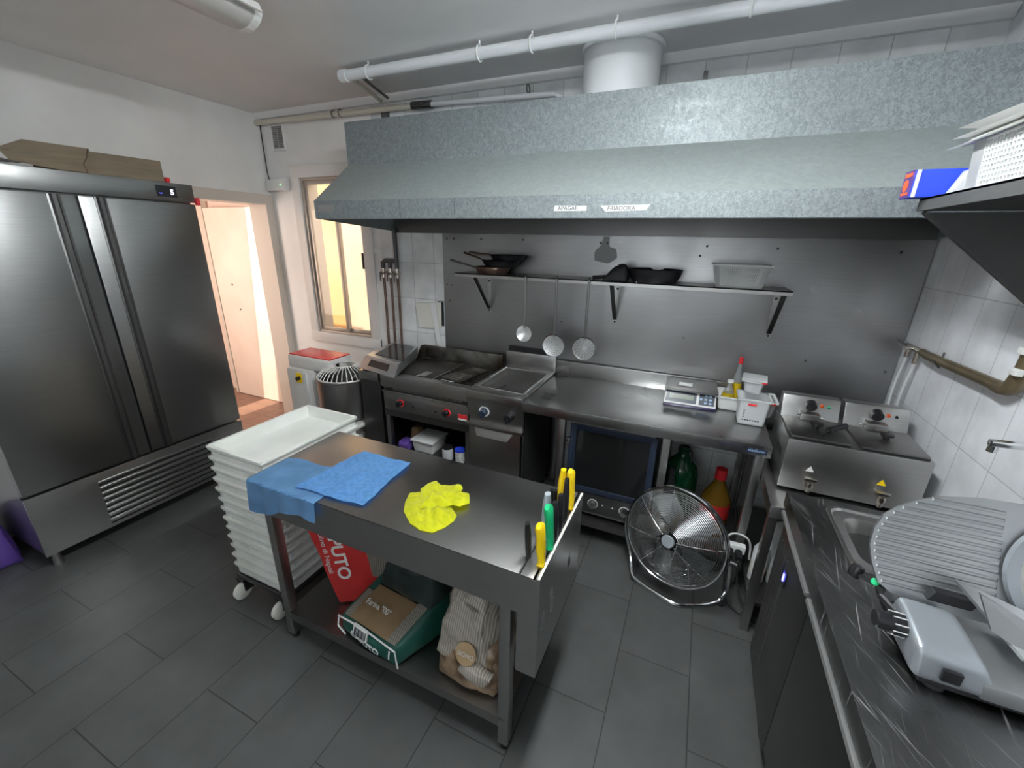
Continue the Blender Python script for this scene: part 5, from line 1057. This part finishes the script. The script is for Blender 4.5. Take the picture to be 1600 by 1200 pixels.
gr = build('machine_panel', B(CX+.012, CX+.03, 1.255, CY1-.03, .08, .80, bev=.002), 'steel_dark', cn)
m = MB()
for i in range(6): m.box(CX+.006, CX+.012, 1.68-i*.030, 1.683-i*.030, .16, .70)
build('vent_slat', m, 'steel_y', gr)
build('led_display', B(CX+.008, CX+.012, 1.50, 1.55, .60, .66), 'black', gr)
build('led', B(CX+.005, CX+.008, 1.518, 1.528, .615, .645), 'ledblue', gr)
for y0, y1 in ((.70, 1.245), (.14, .69), (-.42, .13)):
    d = build('door', B(CX+.01, CX+.03, y0, y1, .12, .795, bev=.003), 'steel_dark', cn)
    build('handle', MB().prism([(CX+.012, y0+.01, .80), (CX-.007, y0+.01, .80), (CX-.009, y0+.01, .79), (CX-.001, y0+.01, .785), (CX+.012, y0+.01, .77)], (0, y1-y0-.02, 0)), 'pale_metal', d)
build('handle_rail', MB().prism([(CX+.012, 1.255, .80), (CX-.006, 1.255, .80), (CX-.008, 1.255, .79), (CX+.012, 1.255, .78)], (0, CY1-1.285, 0)), 'pale_metal', cn)
for y in (CY1-.08, .7, -.3):
    for x in (CX+.08, XR-.08): build('foot', MB().cyl((x, y, 0), (x, y, .08), .02), 'steel_z', cn)
# tap over the sink
t = thing('faucet', 'chrome wall tap whose spout reaches over the sink from the right wall', 'tap', (1.0, 1.59, 1.2))
build('spout', MB().hexa([(.852, 1.582, 1.234), (1.0, 1.582, 1.240), (1.0, 1.604, 1.240), (.852, 1.604, 1.234), (.852, 1.582, 1.252), (1.0, 1.582, 1.262), (1.0, 1.604, 1.262), (.852, 1.604, 1.252)], bev=.004), 'chrome', t)
build('nozzle', MB().cyl((.863, 1.593, 1.238), (.863, 1.593, 1.216), .011), 'chrome', t)
build('body', MB().cyl((1.0, 1.593, 1.20), (1.0, 1.593, 1.29), .018).cyl((1.03, 1.593, 1.22), (1.0, 1.593, 1.22), .022), 'chrome', t)
# brown pipe on the right wall
t = thing('water_pipe', 'brown painted pipe with valves bending up the right wall', 'pipe', (XR, 2.2, 1.3))
px = XR-.03
build('pipe', MB().tube([(px, 2.52, 1.325), (px, 2.45, 1.32), (px, 2.0, 1.335), (px, 1.90, 1.335), (px, 1.865, 1.36), (px, 1.85, 1.45), (px, 1.82, 2.3), (px, 1.82, ZC-.01)], [.017, .019, .02, .024, .026, .024, .022, .022], 12, smooth=1), 'pipe_brown', t)
build('clip', MB().tube([(px, 2.34+.0, 1.32+.024*1), (px-.024, 2.34, 1.32), (px, 2.34, 1.296)], .004).cyl((px, 2.34, 1.34), (px, 2.34, 1.365), .004), 'steel_dark', t)
for z in (1.47, 1.40): build('bracket', MB().box(px-.034, px-.012, 1.825, 1.86, z, z+.022, bev=.003), 'paper', t)
vv = build('valve', MB().cyl((px, 2.52, 1.325), (px, 2.70, 1.32), .014).cyl((px, 2.56, 1.33), (px, 2.56, 1.26), .012).cyl((px, 2.66, 1.33), (px, 2.66, 1.27), .012).cyl((px-.04, 2.60, 1.325), (px, 2.60, 1.325), .012), 'brass', t)
build('lever', MB().box(px-.045, px-.04, 2.58, 2.70, 1.335, 1.345), 'steel_dark', vv)
for y, e in ((2.56, .0), (2.66, .01)): build('flex_hose', MB().tube([(px, y, 1.27), (px-.01, y+.01, 1.10), (px, y+.02-e, .95), (px, y+.03, .74)], .0055, 8, smooth=2), 'gnplastic', t)
# ------------------------------------------------------------------ meat slicer
sl = thing('meat_slicer', 'silver electric meat slicer with ribbed plate on the right counter', 'meat slicer', (.72, 1.05, .871))
def pp(x, s, off=0):                                 # point on the tilted gauge plate; s runs up the slope from z=.95
    return Vector((x, 1.14+.403*s-off*.915, .95+.915*s+off*.403))
outl = [(.774, .292), (.70, .288), (.63, .274), (.59, .258), (.549, .230), (.52, .200), (.504, .162), (.499, .118), (.508, .075), (.525, .030), (.552, .012), (.60, .0), (.70, .0), (.76, .0), (.80, .0), (1.0, .0), (1.0, .292)]
m = MB(); m.prism([pp(x, s, -.006) for x, s in outl], pp(0, 0, .004)-pp(0, 0, -.006))
for i in range(14):
    s = .035+i*.0175; xl = [x for x, ss in outl[3:12]]; 
    ed = [(x_, q_) for x_, q_ in outl[:12]][::-1]; x0 = .55
    for (xa, qa), (xb, qb) in zip(ed, ed[1:]):
        if qa <= s <= qb and qb > qa: x0 = xa+(xb-xa)*(s-qa)/(qb-qa)+.006
    m.hexa([pp(x0, s-.006, .0035), pp(.745, s-.006, .0035), pp(.745, s+.006, .0035), pp(x0, s+.006, .0035), pp(x0+.004, s-.0015, .0052), pp(.741, s-.0015, .0052), pp(.741, s+.0015, .0052), pp(x0+.004, s+.0015, .0052)])
gp = build('gauge_plate', m, 'alu', sl, smooth=False)
bc = pp(.89, .135, .010); bn = pp(0, 0, 1)-pp(0, 0, 0)
bg = build('blade_guard', MB().lathe([(.145, 0), (.145, .016), (.125, .020), (.122, .012), (.122, 0)], bc, bn, 48), 'alu_paint', sl)
build('blade', MB().lathe([(0, .014), (.06, .014), (.065, .010), (.105, .008), (.121, .002), (.121, 0), (0, 0)], bc, bn, 48), 'chrome', sl)
cr = build('carriage', MB().hexa([(.665, 1.075, 1.065), (.90, 1.02, .985), (.90, 1.03, .985), (.665, 1.085, 1.065), (.690, 1.05, 1.0), (.90, .99, .91), (.90, 1.00, .91), (.690, 1.06, 1.0)]), 'alu', sl)
m = MB().prism([(.665, 1.115, 1.055), (.72, 1.10, 1.06), (.93, 1.02, .985), (.93, .97, .945), (.78, 1.01, .99)], (0, .006, -.004))
build('meat_table', MB().prism([(.655, 1.145, 1.045), (.93, 1.09, .99), (.93, .985, .945), (.735, 1.02, .975)], (0, .003, -.008)), 'alu', cr)
hs = build('housing', MB().hexa([(.548, .957, .893), (.70, .957, .893), (.70, 1.13, .893), (.548, 1.13, .893), (.548, .972, .968), (.665, .972, .962), (.655, 1.11, .985), (.548, 1.11, .990)], bev=.020, seg=5), 'alu_paint', sl)
build('deck', MB().hexa([(.66, .958, .893), (.985, .958, .893), (.985, 1.20, .893), (.66, 1.20, .893), (.66, .962, .930), (.985, .962, .930), (.985, 1.19, .935), (.66, 1.19, .935)], bev=.006), 'alu', sl)
build('switch', MB().box(.592, .624, .953, .962, .913, .942, bev=.002), 'black', hs)
build('base', MB().box(.565, .98, .965, 1.20, .882, .897, bev=.004), 'rubber', sl)
for x, y in ((.60, .99), (.60, 1.17), (.94, .99), (.94, 1.17)): build('foot', MB().lathe([(0, 0), (.024, 0), (.020, .012), (0, .012)], (x, y, .871), seg=18), 'rubber', sl)
kn = build('thickness_knob', MB().lathe([(0, 0), (.022, 0), (.026, .003), (.026, .024), (.021, .028), (.021, .052), (.018, .056), (0, .057)], (.549, 1.04, .955), (-1, -.0, 0), 24), 'black', sl)
m = MB()
for i in range(10): a = 2*PI*i/10; m.box(.5215, .547, 1.04+.0262*math.cos(a)-.001, 1.04+.0262*math.cos(a)+.001, .955+.0262*math.sin(a)-.001, .955+.0262*math.sin(a)+.001)
build('dial_mark', m, 'paper', kn)
build('arm', MB().tube([(.535, 1.16, .955), (.528, 1.12, .96), (.55, 1.09, .95)], .008), 'black', sl)
hk = build('start_handle', MB().lathe([(0, -.02), (.014, -.016), (.017, 0), (.014, .016), (0, .02)], (.50, 1.205, .955), (.3, .2, 1), 16).tube([(.50, 1.205, .95), (.525, 1.165, .955), (.545, 1.15, .96)], .008), 'black', sl)
build('button', MB().lathe([(0, .003), (.009, .002), (.010, 0)], (.527, 1.163, .966), (-.5, -.6, .6), 16), 'green', hk); hk.children[0]['label'] = 'green start button'
build('plate_bracket', MB().prism([(.61, 1.12, .985), (.69, 1.12, .985), (.70, 1.12, 1.01), (.62, 1.12, 1.012)], (0, .02, 0)), 'black', sl)
build('screw', MB().lathe([(0, 0), (.005, 0), (.004, .003), (0, .003)], pp(.632, .03, .004), bn, 12), 'steel_dark', sl)
# ------------------------------------------------------------------ right wall shelf and goods
rs_ = thing('bracket_shelf', 'deep grey steel shelf high on the right wall', 'shelf', (.8, 1.0, 1.9))
build('board', MB().box(.60, XR-.002, .2, 1.855, 1.928, 1.934).box(.60, .606, .2, 1.855, 1.897, 1.934).box(.60, XR-.002, 1.849, 1.855, 1.897, 1.934), 'shelf_grey', rs_, smooth=False)
for y in (1.845, .95, .25):
    build('bracket', MB().prism([(.615, y, 1.893), (XR-.003, y, 1.893), (XR-.003, y, 1.55)], (0, -.004, 0)).hexa([(.61, y, 1.890), (.615, y, 1.896), (XR-.003, y, 1.555), (XR-.003, y, 1.545), (.61, y-.022, 1.890), (.615, y-.022, 1.896), (XR-.003, y-.022, 1.555), (XR-.003, y-.022, 1.545)]), 'shelf_grey', rs_, smooth=False)
zz = 1.9345
t = thing('film_box', 'blue cling film carton with orange end overhanging the right shelf', 'box', (.69, 1.80, zz))
build('carton', B(.552, .84, 1.80, 1.87, zz, zz+.078, bev=.001), 'boxblue', t)
ef = build('end_flap', B(.5495, .552, 1.80, 1.87, zz, zz+.078), 'boxpurple', t); ef['label'] = 'purple end with orange print'
build('print', MB().box(.548, .5495, 1.81, 1.86, zz+.06, zz+.072).lathe([(0, .0015), (.018, .0015), (.018, 0)], (.5495, 1.84, zz+.036), (-1, 0, 0), 20).box(.548, .5495, 1.81, 1.86, zz+.008, zz+.016), 'orange', ef)
build('edge_tape', MB().box(.556, .566, 1.7985, 1.80, zz, zz+.078), 'paper', t)
solo('film_bag', MB().puff([(.63, 1.745, zz+.004), (.80, 1.745, zz+.004), (.80, 1.79, zz+.004), (.63, 1.79, zz+.004), (.66, 1.745, zz+.068), (.80, 1.745, zz+.072), (.80, 1.79, zz+.072), (.66, 1.79, zz+.068)], 10, .006, .006), 'gnplastic', 'wrinkled translucent plastic bag in front of the blue carton', 'bag')
basket('perforated_basket', 'large white perforated basket holding paper sheets on the right wall shelf', .30, .62, .31, .66, .145, (.805, 1.425, zz), 0, 16, 34, 9)
for i in range(3):
    solo('paper_sheet', MB().grid(lambda u, v: Vector((.62+.36*u+.004*i, 1.12+.72*v-.008*i, zz+.150+.007*i+.012*i*(1-u)*v+.008*math.sin(v*4)*u-.02*max(0, .2-u)*(2-i)*2)), 12, 16, .0016), 'paper', ['bottom sheet of white paper over the right shelf basket', 'middle sheet of white paper over the right shelf basket', 'top curling sheet of white paper over the right shelf basket'][i], 'paper')
